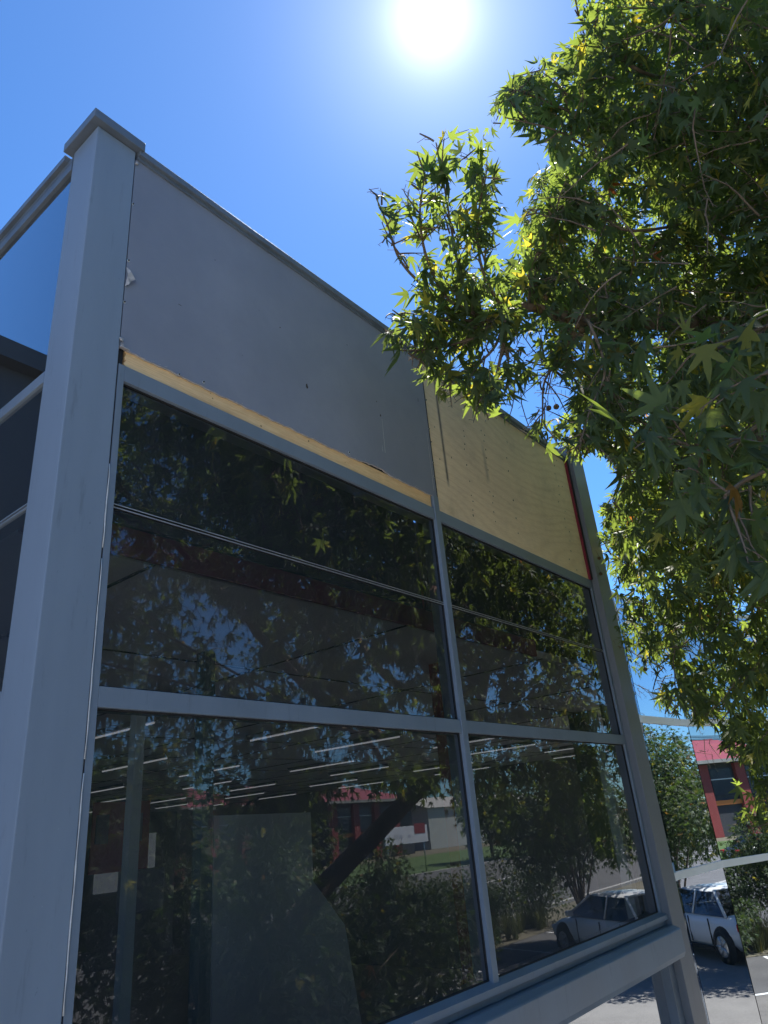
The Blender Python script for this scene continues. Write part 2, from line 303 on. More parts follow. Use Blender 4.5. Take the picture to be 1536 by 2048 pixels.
# ================================================================== THE SETTING
def sheet(name, x0, x1, y0, y1, z, mat):
    b = MB(); b.add([(x0,y0,z),(x1,y0,z),(x1,y1,z),(x0,y1,z)], [(0,1,2,3)]); return b.build(name, mat, kind='structure')
sheet('ground', -900, 900, -900, 900, -0.02, SOIL)
sheet('forecourt', -22, 60, -8.4, 1.9, 0.0, CONC)
sheet('driveway', 10.8, 60, -5.3, 1.9, 0.004, ground_mat('worn_paving', (0.15, 0.14, 0.13), (0.21, 0.197, 0.182), 8, 60))
sheet('car_park', 9.0, 60, -8.4, -5.3, 0.004, ASPH)
sheet('road', -300, 300, -31, -11.2, -0.012, ASPH)
sheet('verge', -300, 300, -52, -31.3, -0.004, GRASS)
b = MB(); b.box(-300, 300, -31.3, -31.0, -0.02, 0.12); b.build('kerb', KERB, kind='structure')
b = MB(); b.box(-300, 300, -11.2, -10.95, -0.02, 0.12); b.build('kerb', KERB, kind='structure')
b = MB()
for x in range(-60, 140, 9): b.box(x, x+4, -21.2, -21.05, -0.02, -0.006)
b.build('lane_marking', LINE, kind='structure')
b = MB()
for k in range(9): 
    x = 11.0 + k*2.7
    b.add([(x, -5.3, 0.008), (x+0.1, -5.3, 0.008), (x+.9, -8.3, 0.008), (x+.8, -8.3, 0.008)], [(0, 3, 2, 1)])
b.box(9.6, 40, -5.42, -5.32, 0.0045, 0.0085)
b.build('parking_marking', LINE, kind='structure')

# ================================================================== THE GLAZED BUILDING
HZ = EYE
XL, XR0, XR1 = 0.463*D, 2.585*D, 2.70*D       # column arris, right post
XC1 = 0.549*D                                  # right edge of the corner column
XM0, XM1 = 1.533*D, 1.556*D                    # mullion
ZB0, ZB1 = 2.46, 2.625                         # big sill beam
ZS = 2.72; ZT0, ZT1 = 3.815, 3.88; ZBUTT = 4.515; ZH0, ZH1 = 5.03, 5.10; ZW1 = 5.185; ZP1 = 6.20
GY = D + 0.022
BX1 = 17.0
bld = empty('glazed_building', (XL, D, 0), 0, 'grey framed corner building with dark tinted panes and one bare plywood panel', 'building')
INV = Matrix.Translation(Vector((-XL, -D, 0)))
def P(mb, name, mat, parent=None, **kw):
    # vertices are written in world space, the building's base is its corner
    mb.v = [(x-XL, y-D, z) for x, y, z in mb.v] if parent is None else mb.v
    if parent is not None: mb.v = [(x-XL, y-D, z) for x, y, z in mb.v]
    return mb.build(name, mat, parent or bld, **kw)
# corner column with cap
b = MB(); b.bevbox(XL, XC1, D-0.004, 2.292, 0.0, 6.235, 0.004); colu = P(b, 'corner_column', COLUMN)
b = MB(); b.bevbox(XL-0.034, XC1+0.028, 2.066, 2.325, 6.240, 6.290, 0.003); b.box(XL-0.02, XC1+0.016, 2.078, 2.314, 6.291, 6.297); P(b, 'column_cap', COPING, colu)
# white sealant bead along the column
b = MB()
for z0, z1 in ((2.3, 3.0), (3.02, 3.62), (3.66, 4.30), (4.34, 4.66)):
    n = int((z1-z0)/0.05); b.tube([(XC1+0.003+random.uniform(-.0012, .0012), D-0.003, z0+(z1-z0)*i/n) for i in range(n+1)], [0.0022+random.uniform(-0.0008, 0.0006) for _ in range(n+1)], 5)
P(b, 'sealant_bead', WHITESEAL)
b = MB(); b.box(XC1, XC1+0.007, D+0.004, D+0.05, 2.63, 5.1); P(b, 'column_joint', DARKSEAL)
# frame members (each its own part)
def member(name, x0, x1, z0, z1, y0=D, y1=D+0.10, mat=FRAME): 
    q = MB(); q.bevbox(x0, x1, y0, y1, z0, z1, 0.0022); return P(q, name, mat)
XF0 = XC1+0.007; XF1 = 0.5645*D
XG1 = 2.568*D
member('frame_jamb', XF0, XF1, ZS-0.09, ZH1)
member('mullion', XM0, XM1, ZS-0.09, ZW1+0.0, D-0.006)
member('frame_jamb', XG1, XR0, ZS-0.09, ZP1)
for a, c in ((XF1, XM0), (XM1, XG1)):
    member('transom', a, c, ZT0, ZT1); member('head_transom', a, c, ZH0, ZH1)
# black gaskets round each pane
def gasket(x0, x1, z0, z1):
    q = MB(); t_ = 0.006; y0, y1 = GY-0.006, GY+0.004
    q.box(x0, x0+t_, y0, y1, z0, z1); q.box(x1-t_, x1, y0, y1, z0, z1); q.box(x0+t_, x1-t_, y0, y1, z0, z0+t_); q.box(x0+t_, x1-t_, y0, y1, z1-t_, z1)
    return q
def pane(x0, x1, z0, z1, name='window_pane'):
    q = MB(); q.box(x0, x1, GY, GY+0.0005, z0, z1)
    q = MB(); q.add([(x0, GY, z0), (x1, GY, z0), (x1, GY, z1), (x0, GY, z1)], [(0, 1, 2, 3)])
    pn = P(q, name, GLASS); P(gasket(x0, x1, z0, z1), 'gasket', DARKSEAL, pn); return pn
for a, c in ((XF1, XM0), (XM1, XG1)):
    pane(a, c, ZS, ZT0)
    pane(a, c, ZT1, ZBUTT-0.004); pane(a, c, ZBUTT+0.004, ZH0)
    # slim double line where the two sheets meet
    q = MB(); q.box(a, c, GY-0.007, GY+0.006, ZBUTT-0.008, ZBUTT-0.004); q.box(a, c, GY-0.007, GY+0.006, ZBUTT+0.004, ZBUTT+0.008)
    q2 = P(q, 'glazing_bead', paint('pale_bead', (0.45, 0.46, 0.50), 0.35, 0.2, 30, 0, metal=0.4))
    # opaque backing behind the upper sheet
    q = MB(); q.box(a, c, D+0.16, D+0.18, ZBUTT+0.012, ZH1); P(q, 'spandrel_backing', DARKBACK)
# sill with groove and the deep beam
b = MB(); b.prism([(D-0.028, ZS-0.045), (D-0.028, ZS-0.018), (D+0.016, ZS), (D+0.10, ZS), (D+0.10, ZS-0.045)], XF0, XR0, 'x'); P(b, 'window_sill', FRAME)
b = MB(); b.prism([(D-0.012, ZS-0.075), (D-0.012, ZS-0.046), (D+0.10, ZS-0.046), (D+0.10, ZS-0.075)], XC1, XR0, 'x'); P(b, 'sill_channel', COPING)
b = MB(); b.prism([(D-0.085, ZB0+0.0), (D-0.10, ZB0+0.03), (D-0.10, ZB1-0.006), (D-0.094, ZB1), (D-0.05, ZB1+0.016), (D+0.12, ZB1+0.016), (D+0.12, ZB0)], XC1, XR0-0.001, 'x'); P(b, 'sill_beam', FRAME)
# right hand post with its inner returns
b = MB(); b.bevbox(XR0, XR1, D-0.052, D+0.12, 0.0, 6.33, 0.004); post = P(b, 'end_post', paint('post_paint', (0.18, 0.19, 0.215), 0.42, 0.12, 2, 0.01, stretch=(1, 1, .3)))
b = MB(); b.bevbox(XR0-0.012, XR1+0.012, D-0.064, D+0.14, 6.331, 6.352, 0.003); P(b, 'post_cap', COPING, post)
b = MB(); b.box(XG1-0.016, XG1, D-0.014, D+0.02, ZH1+0.001, ZP1-0.002); P(b, 'red_edge_strip', REDP)
b = MB(); b.box(XG1+0.0, XR0-0.022, D-0.02, D-0.0005, ZH1+0.001, ZP1-0.002); P(b, 'dark_return', DARKSEAL)
# pale inner edge of the post below the beam
member('lower_jamb', XR0-0.10, XR0-0.001, 0.0, ZB0-0.001, D+0.0, D+0.1, COPING)
# lower storey glass under the beam
q = MB(); q.add([(XC1, D+0.06, 0.15), (XR0-0.10, D+0.06, 0.15), (XR0-0.10, D+0.06, ZB0), (XC1, D+0.06, ZB0)], [(0, 1, 2, 3)]); P(q, 'lower_window_pane', MIRROR)
q = MB(); q.box(XC1, XR0-0.1, D+0.0, D+0.12, 0.0, 0.149); P(q, 'plinth', FRAME)
# parapet: sheathing behind, coping, painted panel, timber strip, plywood
XS = 1.556*D
q = MB(); q.box(XC1, XR0, D+0.05, 2.29, ZH1+0.002, ZP1-0.001); P(q, 'parapet_core', DARKWALL)
q = MB(); q.bevbox(XC1+0.01, XR0-0.002, 2.076, 2.33, ZP1+0.015, ZP1+0.052, 0.003); q.box(XC1+0.01, XR0-0.002, 2.09, 2.3, ZP1-0.004, ZP1+0.0145); P(q, 'parapet_coping', COPING)
def jag(x):
    u = x/D
    s = 0.5*math.sin(37*x+1)+0.5*math.sin(83*x)+0.35*math.sin(211*x)+random.uniform(-0.5, 0.5)
    z = 5.172 + (u-0.56)*0.010 + s*0.0028
    if 1.23 < u < 1.335: z += 0.011*math.sin((u-1.23)/0.105*math.pi)**0.5 + random.uniform(0, 0.006)
    return z
xs = np.linspace(XC1+0.004, XS-0.004, 150); top = ZP1-0.004
edge = [jag(x) for x in xs]
b = MB(); Y0, Y1 = D-0.001, D+0.008
vs = []; 
for x, z in zip(xs, edge): vs += [(x, Y0, z), (x, Y1, z), (x, Y0, top), (x, Y1, top)]
fs = []
n_ = len(xs)
for i in range(n_-1):
    a = i*4; fs += [(a, a+4, a+6, a+2), (a+1, a+3, a+7, a+5), (a+2, a+6, a+7, a+3)]
fs += [(0, 2, 3, 1), ((n_-1)*4, (n_-1)*4+1, (n_-1)*4+3, (n_-1)*4+2)]
b.add(vs, fs, 0)
b.add([v for x, z in zip(xs, edge) for v in ((x, Y0, z), (x, Y1, z))], [(i*2, i*2+1, i*2+3, i*2+2) for i in range(n_-1)], 1)
# frayed flecks on the torn edge
for i in range(170):
    k = random.randrange(n_); u = xs[k]/D
    if not (0.58 < u < 0.75 or 1.2 < u < 1.5 or random.random() < 0.35): continue
    x, z = xs[k]+random.uniform(-.01, .01), edge[k]+random.uniform(0.0, 0.010); s_ = random.uniform(0.0015, 0.006)
    b.add([(x-s_, Y0-0.0015, z), (x+s_*random.uniform(.3, 1), Y0-0.003, z+s_*random.uniform(-1, .6)), (x+random.uniform(-.5, 1)*s_, Y0-0.001, z+s_*random.uniform(.5, 1.4))], [(0, 1, 2)], 1)
pan = P(b, 'painted_panel', [PANEL, TORN])
def dent(mb, px, py, rx, rz, y=D-0.001, mi=0, n=9):
    if isinstance(mb, tuple): q_b = MB(); dent(q_b, px, py, rx, rz, y, mi, n); P(q_b, mb[0], mb[1], mb[2]); return
    c = wall(px, py, y); vs = [(c[0], y-0.0012, c[2])]
    for k in range(n):
        an = 2*math.pi*k/n; q_ = random.uniform(0.55, 1.1); vs.append((c[0]+rx*q_*math.cos(an), y-0.0006, c[2]+rz*q_*math.sin(an)))
    mb.add(vs, [(0, 1+k, 1+(k+1) % n) for k in range(n)][::1], mi)
b = ('chip_mark', HOLE, pan)
for (px, py, rx, rz) in ((614, 773, .009, .018), (753, 803, .004, .006), (761, 831, .006, .010), (836, 800, .003, .016), (560, 655, .004, .005), (430, 520, .003, .004), (694, 690, .004, .004), (360, 610, .012, .002)):
    dent(b, px, py, rx, rz)
c0 = wall(763, 838); c1 = wall(768, 905)
for (x, za, zb, w_) in ((c0[0]+.002, c1[2], c0[2], .0014), (c0[0]-.02, c1[2]-.0, c1[2]+.04, .0012), (XS-.032, 5.22, 5.62, .0014)):
    b = MB(); b.add([(x-w_, D-.0025, za), (x+w_, D-.0025, za), (x+w_*.5, D-.0025, zb), (x-w_*.5, D-.0025, zb)], [(0, 1, 2, 3)]); P(b, 'paint_run', WHITESEAL, pan)
def screw(px, py, par, y=D-0.001, r=0.007, dark=True):
    c = wall(px, py, y); q = MB()
    # washer ring + head
    q.disc((c[0], y, c[2]), (0, -1, 0), r, 12, 0, 0.0015); q.disc((c[0], y-0.0016, c[2]), (0, -1, 0), r*0.55, 8, 1, 0.003)
    return P(q, 'screw', [ZINC, HOLE], par)
for p_ in ((266, 408), (257, 521), (249, 604), (358, 749), (407, 764), (698, 905), (858, 858), (862, 884), (866, 925), (868, 953), (852, 800)): screw(*p_, pan)
# torn scrap of pale membrane poking out beside the column
c = wall(256, 560); b = MB()
b.add([(XC1+.002, D-.002, c[2]+.058), (XC1+.012, D-.012, c[2]+.046), (XC1+.016, D-.02, c[2]+.030), (XC1+.050, D-.012, c[2]+.004), (XC1+.034, D-.022, c[2]+.000), (XC1+.022, D-.016, c[2]-.012), (XC1+.012, D-.018, c[2]-.036), (XC1+.002, D-.003, c[2]-.042), (XC1+.006, D-.014, c[2]+.012)],
      [(0, 1, 8), (1, 2, 8), (2, 3, 4), (2, 4, 8), (4, 5, 8), (5, 6, 8), (6, 7, 8)])
P(b, 'membrane_scrap', TORN, pan)
c = wall(243, 690); b = MB(); b.box(XC1+.002, XC1+.04, D-.012, D-.003, 5.170, 5.175); P(b, 'bent_flashing', TORN, pan)
for (x, z, rr) in ((XC1+.006, c[2]+.02, .010), (XC1+.012, c[2]-.005, .007), (XC1+.010, 6.17, .008)):
    b = MB(); b.disc((x, D-.004, z), (random.uniform(-.3, .3), -1, .2), rr, 7, 0, .006, .35); P(b, 'sealant_lump', TORN, pan)
# timber strip with a broken left end
b = MB(); xa = XC1+0.035; xb = XM0-0.012
b.prism([(xa+.008, ZH1+.0), (xa-.004, ZH1+.018), (xa+.006, ZH1+.032), (xa-.002, ZH1+.045), (xa+.004, ZH1+.062), (xa-.006, ZW1+.0), (xb, ZW1+.0), (xb, ZH1+.0)][::-1], D+0.010, D+0.045, 'y')
tim = P(b, 'timber_strip', PINE)
KNOT = paint('knot', (0.28, 0.13, 0.05), 0.7, 0.2, 50, 0); b = ('knot', KNOT, tim)
for (px, py, rr) in ((425, 797, .0045), (421, 787, .003), (522, 852, .006), (617, 882, .006), (618, 880, .003), (690, 925, .003)): dent(b, px, py, rr, rr*.8, D+.010)
b = MB(); b.box(XC1+.001, xa-.008, D+.012, D+.045, ZH1+.001, ZW1); P(b, 'dark_gap', DARKSEAL)
# plywood sheet
PY = D+0.004
b = MB(); b.bevbox(XS+0.002, XG1-0.017, PY, PY+0.015, ZH1+.001, ZP1-.005, 0.001)
ply = P(b, 'plywood_sheet', PLY)
b = ('nail_hole', HOLE, ply)
cr = [(470,710),(475,745),(478,795),(475,827),(393,880),(490,927),(510,1033),(520,1122),(530,1160),(530,1217),(532,1250),
      (583,708),(605,737),(601,774),(612,830),(616,883),(627,960),(638,1098),(660,1128),(657,1170),(664,1230),(675,1290),(820,1365),
      (747,884),(757,966),(787,1154),(806,1268),(848,706),(1050,895),(1052,932),(1056,985),(1080,1062),(1083,1118),(1078,1163),(1120,1225),(1118,1272),(1125,1328),(1148,1355),(1152,1415),(1157,1478),(1147,1532),(1065,900),(318,890),(285,685),(1102,1066),(1014,832),(344,1238),(1195,1600)]
for (cx, cy) in cr: dent(b, 780+cx/3.2, 640+cy/3.2, random.uniform(.005, .008), random.uniform(.006, .010), PY, 0, 7)
dent(b, 1014, 884, .004, .016, PY); dent(b, 1027, 1001, .006, .012, PY)
# mullion extension between the panels
b = MB(); b.box(XS-0.003, XS+0.0015, D-0.003, D+0.03, ZW1+.001, ZP1-.004); P(b, 'panel_joint', DARKSEAL)

# ---- the left hand return wall (plane x = XL)
LX = XL+0.012; YE = 9.0
def lmember(name, y0, y1, z0, z1, x0=XL, x1=XL+0.09, mat=FRAME):
    q = MB(); q.bevbox(x0, x1, y0, y1, z0, z1, 0.0022); return P(q, name, mat)
def lpane(y0, y1, z0, z1):
    q = MB(); q.add([(LX, y0, z0), (LX, y0, z1), (LX, y1, z1), (LX, y1, z0)], [(0, 1, 2, 3)]); return P(q, 'side_pane', LGLASS)
YB = 2.2925
bays = [(YB, 4.45), (4.50, 6.70), (6.75, YE)]
for i, (a, c) in enumerate(bays):
    if i: lmember('side_mullion', bays[i-1][1], a, 2.4, 6.13)
    for z0, z1 in ((2.72, ZT0), (ZT1, ZBUTT-.004), (ZBUTT+.004, 5.02), (5.07, 6.13)): lpane(a, c, z0, z1)
    lmember('side_transom', a, c, ZT0, ZT1); lmember('side_transom', a, c, 5.02, 5.07)
    q = MB(); q.box(XL+.004, XL+.02, a, c, ZBUTT-.009, ZBUTT-.0045); q.box(XL+.004, XL+.02, a, c, ZBUTT+.0045, ZBUTT+.009); P(q, 'side_glazing_bead', FRAME)
    q = MB(); q.box(XL+.03, XL+.085, a, c, 5.071, 6.13); q.box(XL+.02, XL+.085, a, c, ZBUTT+.012, 5.019); P(q, 'side_backing', DARKBACK)
q = MB(); q.bevbox(XL-.004, XL+.09, YB, YE, 6.131, 6.18, .002); P(q, 'side_head', COPING)
q = MB(); q.box(XL-.004, XL+.10, YB, YE, 6.181, 6.204); q.bevbox(XL-.022, XL+.13, 2.331, YE, 6.205, 6.238, .002); P(q, 'side_coping', COPING)
q = MB(); q.box(XL, XL+.2, YB, YE, 0, 2.719); P(q, 'side_lower_wall', COPING)

# ---- inside
q = MB(); q.box(XL+.17, XR0, D+.19, 24, -0.01, 0.02); q.box(XR0+.002, BX1, 2.62, 24, -0.01, 0.02); P(q, 'inner_floor', INFLOOR)
q = MB(); q.box(XL+.17, BX1, D+.62, 24, 4.60, 4.66)
for k in range(1): pass
P(q, 'inner_ceiling', CEIL)
b = MB()
for k in range(9):
    x = 1.75+k*1.9; b.box(x, x+.018, D+.62, 23.9, 4.594, 4.5995)
for k in range(12): b.box(XL+.2, BX1-.1, 4.2+k*1.7, 4.218+k*1.7, 4.5935, 4.5993)
P(b, 'ceiling_joints', DARKSEAL)
b = MB(); b.tube([(2.03+.30*math.cos(a*R(30)), 5.4+.30*math.sin(a*R(30)), 4.588) for a in range(13)], .022, 6); P(b, 'ceiling_vent_ring', INPALE)
q = MB(); q.box(XL+.17, XR0, D+.60, D+.64, 4.60, 5.0); P(q, 'maroon_bulkhead', MAROON)
q = MB(); q.box(XL+.17, XR0, D+.2, D+.60, 4.96, 5.02); q.box(XL+.2, XR0, 2.31, 24, 5.03, 5.10); q.box(XR0+.002, BX1, 2.62, 24, 5.03, 5.10); P(q, 'roof_slab', DARKWALL)
q = MB(); q.box(XL+.17, XL+.19, YE+.0, 24, 0, 5.02); q.box(XL+.17, BX1, 24, 24.2, 0, 5.02); q.box(BX1, BX1+.2, D+.9, 24.2, 0, 5.02); P(q, 'inner_wall', INWALL)
def inside(px, py, k): r = ray(px, py); return np.array([0, 0, EYE])+r*(k/r[1])
def icol(px, yy, w_, z0, z1, mat, nm='inner_post', py=1700):
    c = inside(px, py, yy); q = MB(); q.bevbox(c[0]-w_/2, c[0]+w_/2, yy, yy+w_, z0, z1, .004); P(q, nm, mat)
icol(268, 4.2, .07, .02, 4.59, INPALE); icol(414, 3.9, .09, .02, 4.59, INGREEN)
icol(945, 3.2, .16, .02, 4.59, MAROONCOL, 'maroon_inner_post')
icol(1230, 4.0, .30, .02, 4.59, INGREEN, 'green_inner_post', 1650)
# pale partition with a cut-away corner
a0 = inside(428, 1640, 4.6); a1 = inside(622, 1640, 4.6); a2 = inside(690, 1850, 4.6)
q = MB(); q.prism([(a0[0], .02), (a2[0]+.5, .02), (a2[0], a2[2]), (a1[0], 3.05), (a1[0], a1[2]+.06), (a0[0], a0[2]+.03)], 4.6, 4.68, 'y'); P(q, 'inner_partition', INPALE)
# far inner windows, poster, boards
b = MB()
for px in (335, 362, 392, 415):
    c = inside(px, 1680, 20.0); b.box(c[0], c[0]+.75, 23.9, 23.98, 2.2, 3.9)
P(b, 'far_window', LITPANE)
c = inside(400, 1540, 9.0)
b = MB(); b.bevbox(c[0]-.14, c[0]+.14, 9.0, 9.08, c[2]-.15, c[2]+.15, .01); P(b, 'wall_speaker', INPALE)
c = inside(292, 1780, 8.0)
b = MB(); b.bevbox(c[0]-.25, c[0]+.25, 8.0, 8.2, c[2]-.22, c[2]+.22, .02); P(b, 'wall_cabinet', INWALL)
c = inside(242, 1672, 12.0)
b = MB(); b.box(c[0]-.55, c[0]+.55, 12.0, 12.02, c[2]-.55, c[2]+.55, 0); b.box(c[0]-.48, c[0]-.25, 11.985, 11.999, c[2]-.1, c[2]+.35, 1); b.box(c[0]+.12, c[0]+.4, 11.985, 11.999, c[2]-.1, c[2]+.35, 1)
P(b, 'red_notice', [MAROONCOL, INWALL])
# ceiling battens
first = None
k_ = 0
NAMES = ['nearest', 'second', 'third', 'fourth', 'fifth', 'sixth', 'seventh', 'eighth', 'ninth']
COLN = ['by the column', 'next to the column', 'left of the partition', 'over the partition', 'left of the mullion', 'behind the mullion', 'right of the mullion', 'by the post']
for i in range(8):
    for j in range(5):
        x = 2.2+i*1.95; y = 6.3+j*3.4+(i % 2)*.8
        if first is None:
            l = empty('ceiling_batten'); q = MB(); q.prism([(-.05, .0), (-.03, -.05), (.03, -.05), (.05, 0)][::-1], -.85, .85, 'y')
            q.v = [(x_, y_, z_) for x_, y_, z_ in q.v]; q.build('batten_body', INWALL, l)
            q = MB(); q.tube([(0, -.82, -.065), (0, .82, -.065)], .011, 8); q.build('lamp_tube', TUBE, l); first = l
        else:
            l = first.copy(); COL.objects.link(l)
            for ch in list(first.children):
                c_ = ch.copy(); COL.objects.link(c_); c_.parent = l
        l.location = (x, y, 4.592)
        tag(l, 'white tube light, %s from the glass, in the ceiling row %s' % (NAMES[j], COLN[i]), 'ceiling light', 'tube lights on the inner ceiling')

# ---- dark wing at the back left, mirrored in the side panes
q = MB(); q.box(-9, .2, 7.5, 8.1, 0, 8.7); q.box(-9.3, .5, 7.3, 8.3, 8.7, 8.95)
wing = MB(); wing.v = [(x+4, y-7.5, z) for x, y, z in q.v]; wing.f = q.f; wing.mi = q.mi; wing.smooth = q.smooth
wg = wing.build('neighbouring_building', DARKWALL, label='dark flat roofed block mirrored in the side panes at the far left', cat='building'); wg.location = (-4, 7.5, 0)

# ================================================================== THE CURVED MIRROR-GLASS BUILDING
def azv(a): return np.array([math.cos(R(a)), math.sin(R(a)), 0])
PA = np.array([5.72, 2.266, 0]); PB = np.array([6.652, 2.389, 0]); PC = np.array([7.638, 2.296, 0])
PD = PC + azv(-21)*1.15; PE = PD + azv(-25)*1.3; PF = PE + azv(-28)*1.6
cg = empty('curved_glass_building', tuple(PB), 0, 'curved mirror glass building front with two pale bands, right of the end post', 'building')
pts = [PA, PB, PC, PD, PE, PF]
ZB = [0.0, 2.80, 2.86, 4.07, 4.135, 5.27]
def cgb(mb, name, mat, parent=None): mb.v = [(x-PB[0], y-PB[1], z) for x, y, z in mb.v]; return mb.build(name, mat, parent or cg)
def strip(p, q_, z0, z1, off=0.0, th=0.0, inset=0.006):
    d = (q_-p)/np.linalg.norm(q_-p); n = np.array([d[1], -d[0], 0]); a = p+d*inset+n*off; c = q_-d*inset+n*off
    mb = MB()
    if th == 0: mb.add([(*a[:2], z0), (*c[:2], z0), (*c[:2], z1), (*a[:2], z1)], [(0, 1, 2, 3)])
    else:
        a2 = a+n*th; c2 = c+n*th
        mb.add([(*a[:2], z0), (*c[:2], z0), (*c2[:2], z0), (*a2[:2], z0), (*a[:2], z1), (*c[:2], z1), (*c2[:2], z1), (*a2[:2], z1)],
               [(0, 1, 2, 3), (4, 7, 6, 5), (0, 4, 5, 1), (1, 5, 6, 2), (2, 6, 7, 3), (3, 7, 4, 0)])
    return mb
for i in range(5):
    a, c = pts[i], pts[i+1]
    for z0, z1 in ((0.12, ZB[1]), (ZB[2], ZB[3]), (ZB[4], ZB[5])): cgb(strip(a, c, z0, z1), 'glass_panel', MIRROR)
    cgb(strip(a, c, ZB[1], ZB[2], -.02, .035, 0.0), 'pale_band', BAND); cgb(strip(a, c, ZB[3], ZB[4], -.02, .035, 0.0), 'pale_band', BAND)
    cgb(strip(a, c, ZB[5], ZB[5]+.035, -.02, .03, 0.0), 'top_trim', BAND)
    cgb(strip(a, c, 0, .12, -.02, .06, 0.0), 'kerb_plinth', KERB)
    q = MB(); q.box(c[0]-.007, c[0]+.007, c[1]+.004, c[1]+.02, .12, ZB[5]); cgb(q, 'panel_seam', DARKSEAL)
    back = strip(a, c, 0, 5.2, -.08, -.02, -.004); cgb(back, 'backing_wall', DARKBACK)
q = MB(); q.prism([(p[0], p[1]+.03) for p in pts]+[(12, 12), (5.74, 12)], 5.10, 5.2, 'z'); q.v = [(x-PB[0], y-PB[1], z) for x, y, z in q.v]
q.build('roof', DARKWALL, cg)

# ================================================================== THE PLANE TREE
def smooth(pts, n=6):
    pts = [np.array(p, float) for p in pts]; o = []
    for i in range(len(pts)-1):
        p0 = pts[max(i-1, 0)]; p1 = pts[i]; p2 = pts[i+1]; p3 = pts[min(i+2, len(pts)-1)]
        for k in range(n):
            t = k/n; o.append(.5*((2*p1)+(-p0+p2)*t+(2*p0-5*p1+4*p2-p3)*t*t+(-p0+3*p1-3*p2+p3)*t**3))
    o.append(pts[-1]); return o
TB = np.array([5.9, -3.0, 0.0])
tree = empty('plane_tree', tuple(TB), 0, 'large leafy plane tree with lobed leaves overhanging the upper right of the picture', 'tree')
def tobj(mb, name, mat, parent=None): mb.v = [(x-TB[0], y-TB[1], z) for x, y, z in mb.v]; return mb.build(name, mat, parent or tree)
def mirrored(px, py, y):
    r_ = ray(px, py); p = np.array([0, 0, EYE]) + r_*((2*D-y)/r_[1]); return (p[0], y, p[2])
trunk_pts = smooth([(5.9, -3.0, -.1), (6.0, -2.95, .9), (6.25, -2.6, 2.3), mirrored(782, 1640, -2.2), mirrored(925, 1492, -1.9), mirrored(960, 1420, -1.8), mirrored(983, 1290, -1.7)], 5)
nT = len(trunk_pts); tr_ = [0.155*(1-.45*i/nT)+(0.10 if i < 1 else 0) + random.uniform(-.006, .006) for i in range(nT)]
b = MB(); b.tube(trunk_pts, tr_, 12); tobj(b, 'trunk', BARK)
fork = trunk_pts[-1]
limbs = []
def limb(pts, r0, r1, n=6, wob=.03):
    sp = smooth(pts, n); sp = [p+np.array([random.uniform(-wob, wob) for _ in range(3)])*(0 if i in (0,) else 1) for i, p in enumerate(sp)]
    rs = [r0+(r1-r0)*i/(len(sp)-1) for i in range(len(sp))]; q = MB(); q.tube(sp, rs, 8); tobj(q, 'limb', BARK); limbs.append((sp, rs)); return sp
L1 = limb([fork, (9.4, -1.0, 7.2), (9.0, -.3, 8.4), (8.6, .3, 9.4)], .095, .03)
L2 = limb([fork, (10.2, -1.9, 6.5), (11.2, -2.6, 7.4), (12.2, -3.2, 8.3)], .085, .03)
L3 = limb([trunk_pts[22], (7.6, -1.2, 5.4), (6.2, -.4, 6.4), at(1480, 655, 5.0), at(1300, 645, 4.4), at(1180, 640, 4.15), at(1110, 628, 4.0), at(1040, 612, 3.9), at(985, 640, 3.85)], .075, .014, 6, .01)
L4 = limb([trunk_pts[18], (6.2, -1.9, 5.0), (4.8, -2.0, 6.2), (3.4, -2.2, 7.2)], .08, .03)
L5 = limb([trunk_pts[20], (7.2, -2.8, 5.4), (6.4, -3.9, 6.8), (5.8, -5.0, 7.8)], .08, .03)
L6 = limb([trunk_pts[24], (8.8, -2.8, 5.6), (9.6, -4.0, 6.6), (10.5, -5.2, 7.2)], .08, .03)
L7 = limb([L3[8], (5.6, -.2, 7.4), (5.0, .1, 8.6), (4.6, .3, 9.6)], .05, .02)
L8 = limb([fork, (9.5, -.9, 6.3), at(1520, 1010, 8.6), at(1430, 1050, 8.0)], .06, .015)
L9 = limb([L4[8], (3.8, -1.2, 6.0), (3.0, -.7, 5.9), (2.5, -.3, 5.8)], .035, .012)
L10 = limb([trunk_pts[16], (6.3, -1.0, 4.2), (5.2, -.5, 4.3), (4.2, -.2, 4.4)], .04, .012)
L11 = limb([L8[6], at(1500, 1110, 7.2), at(1420, 1105, 6.4), at(1340, 1150, 5.9)], .03, .012)

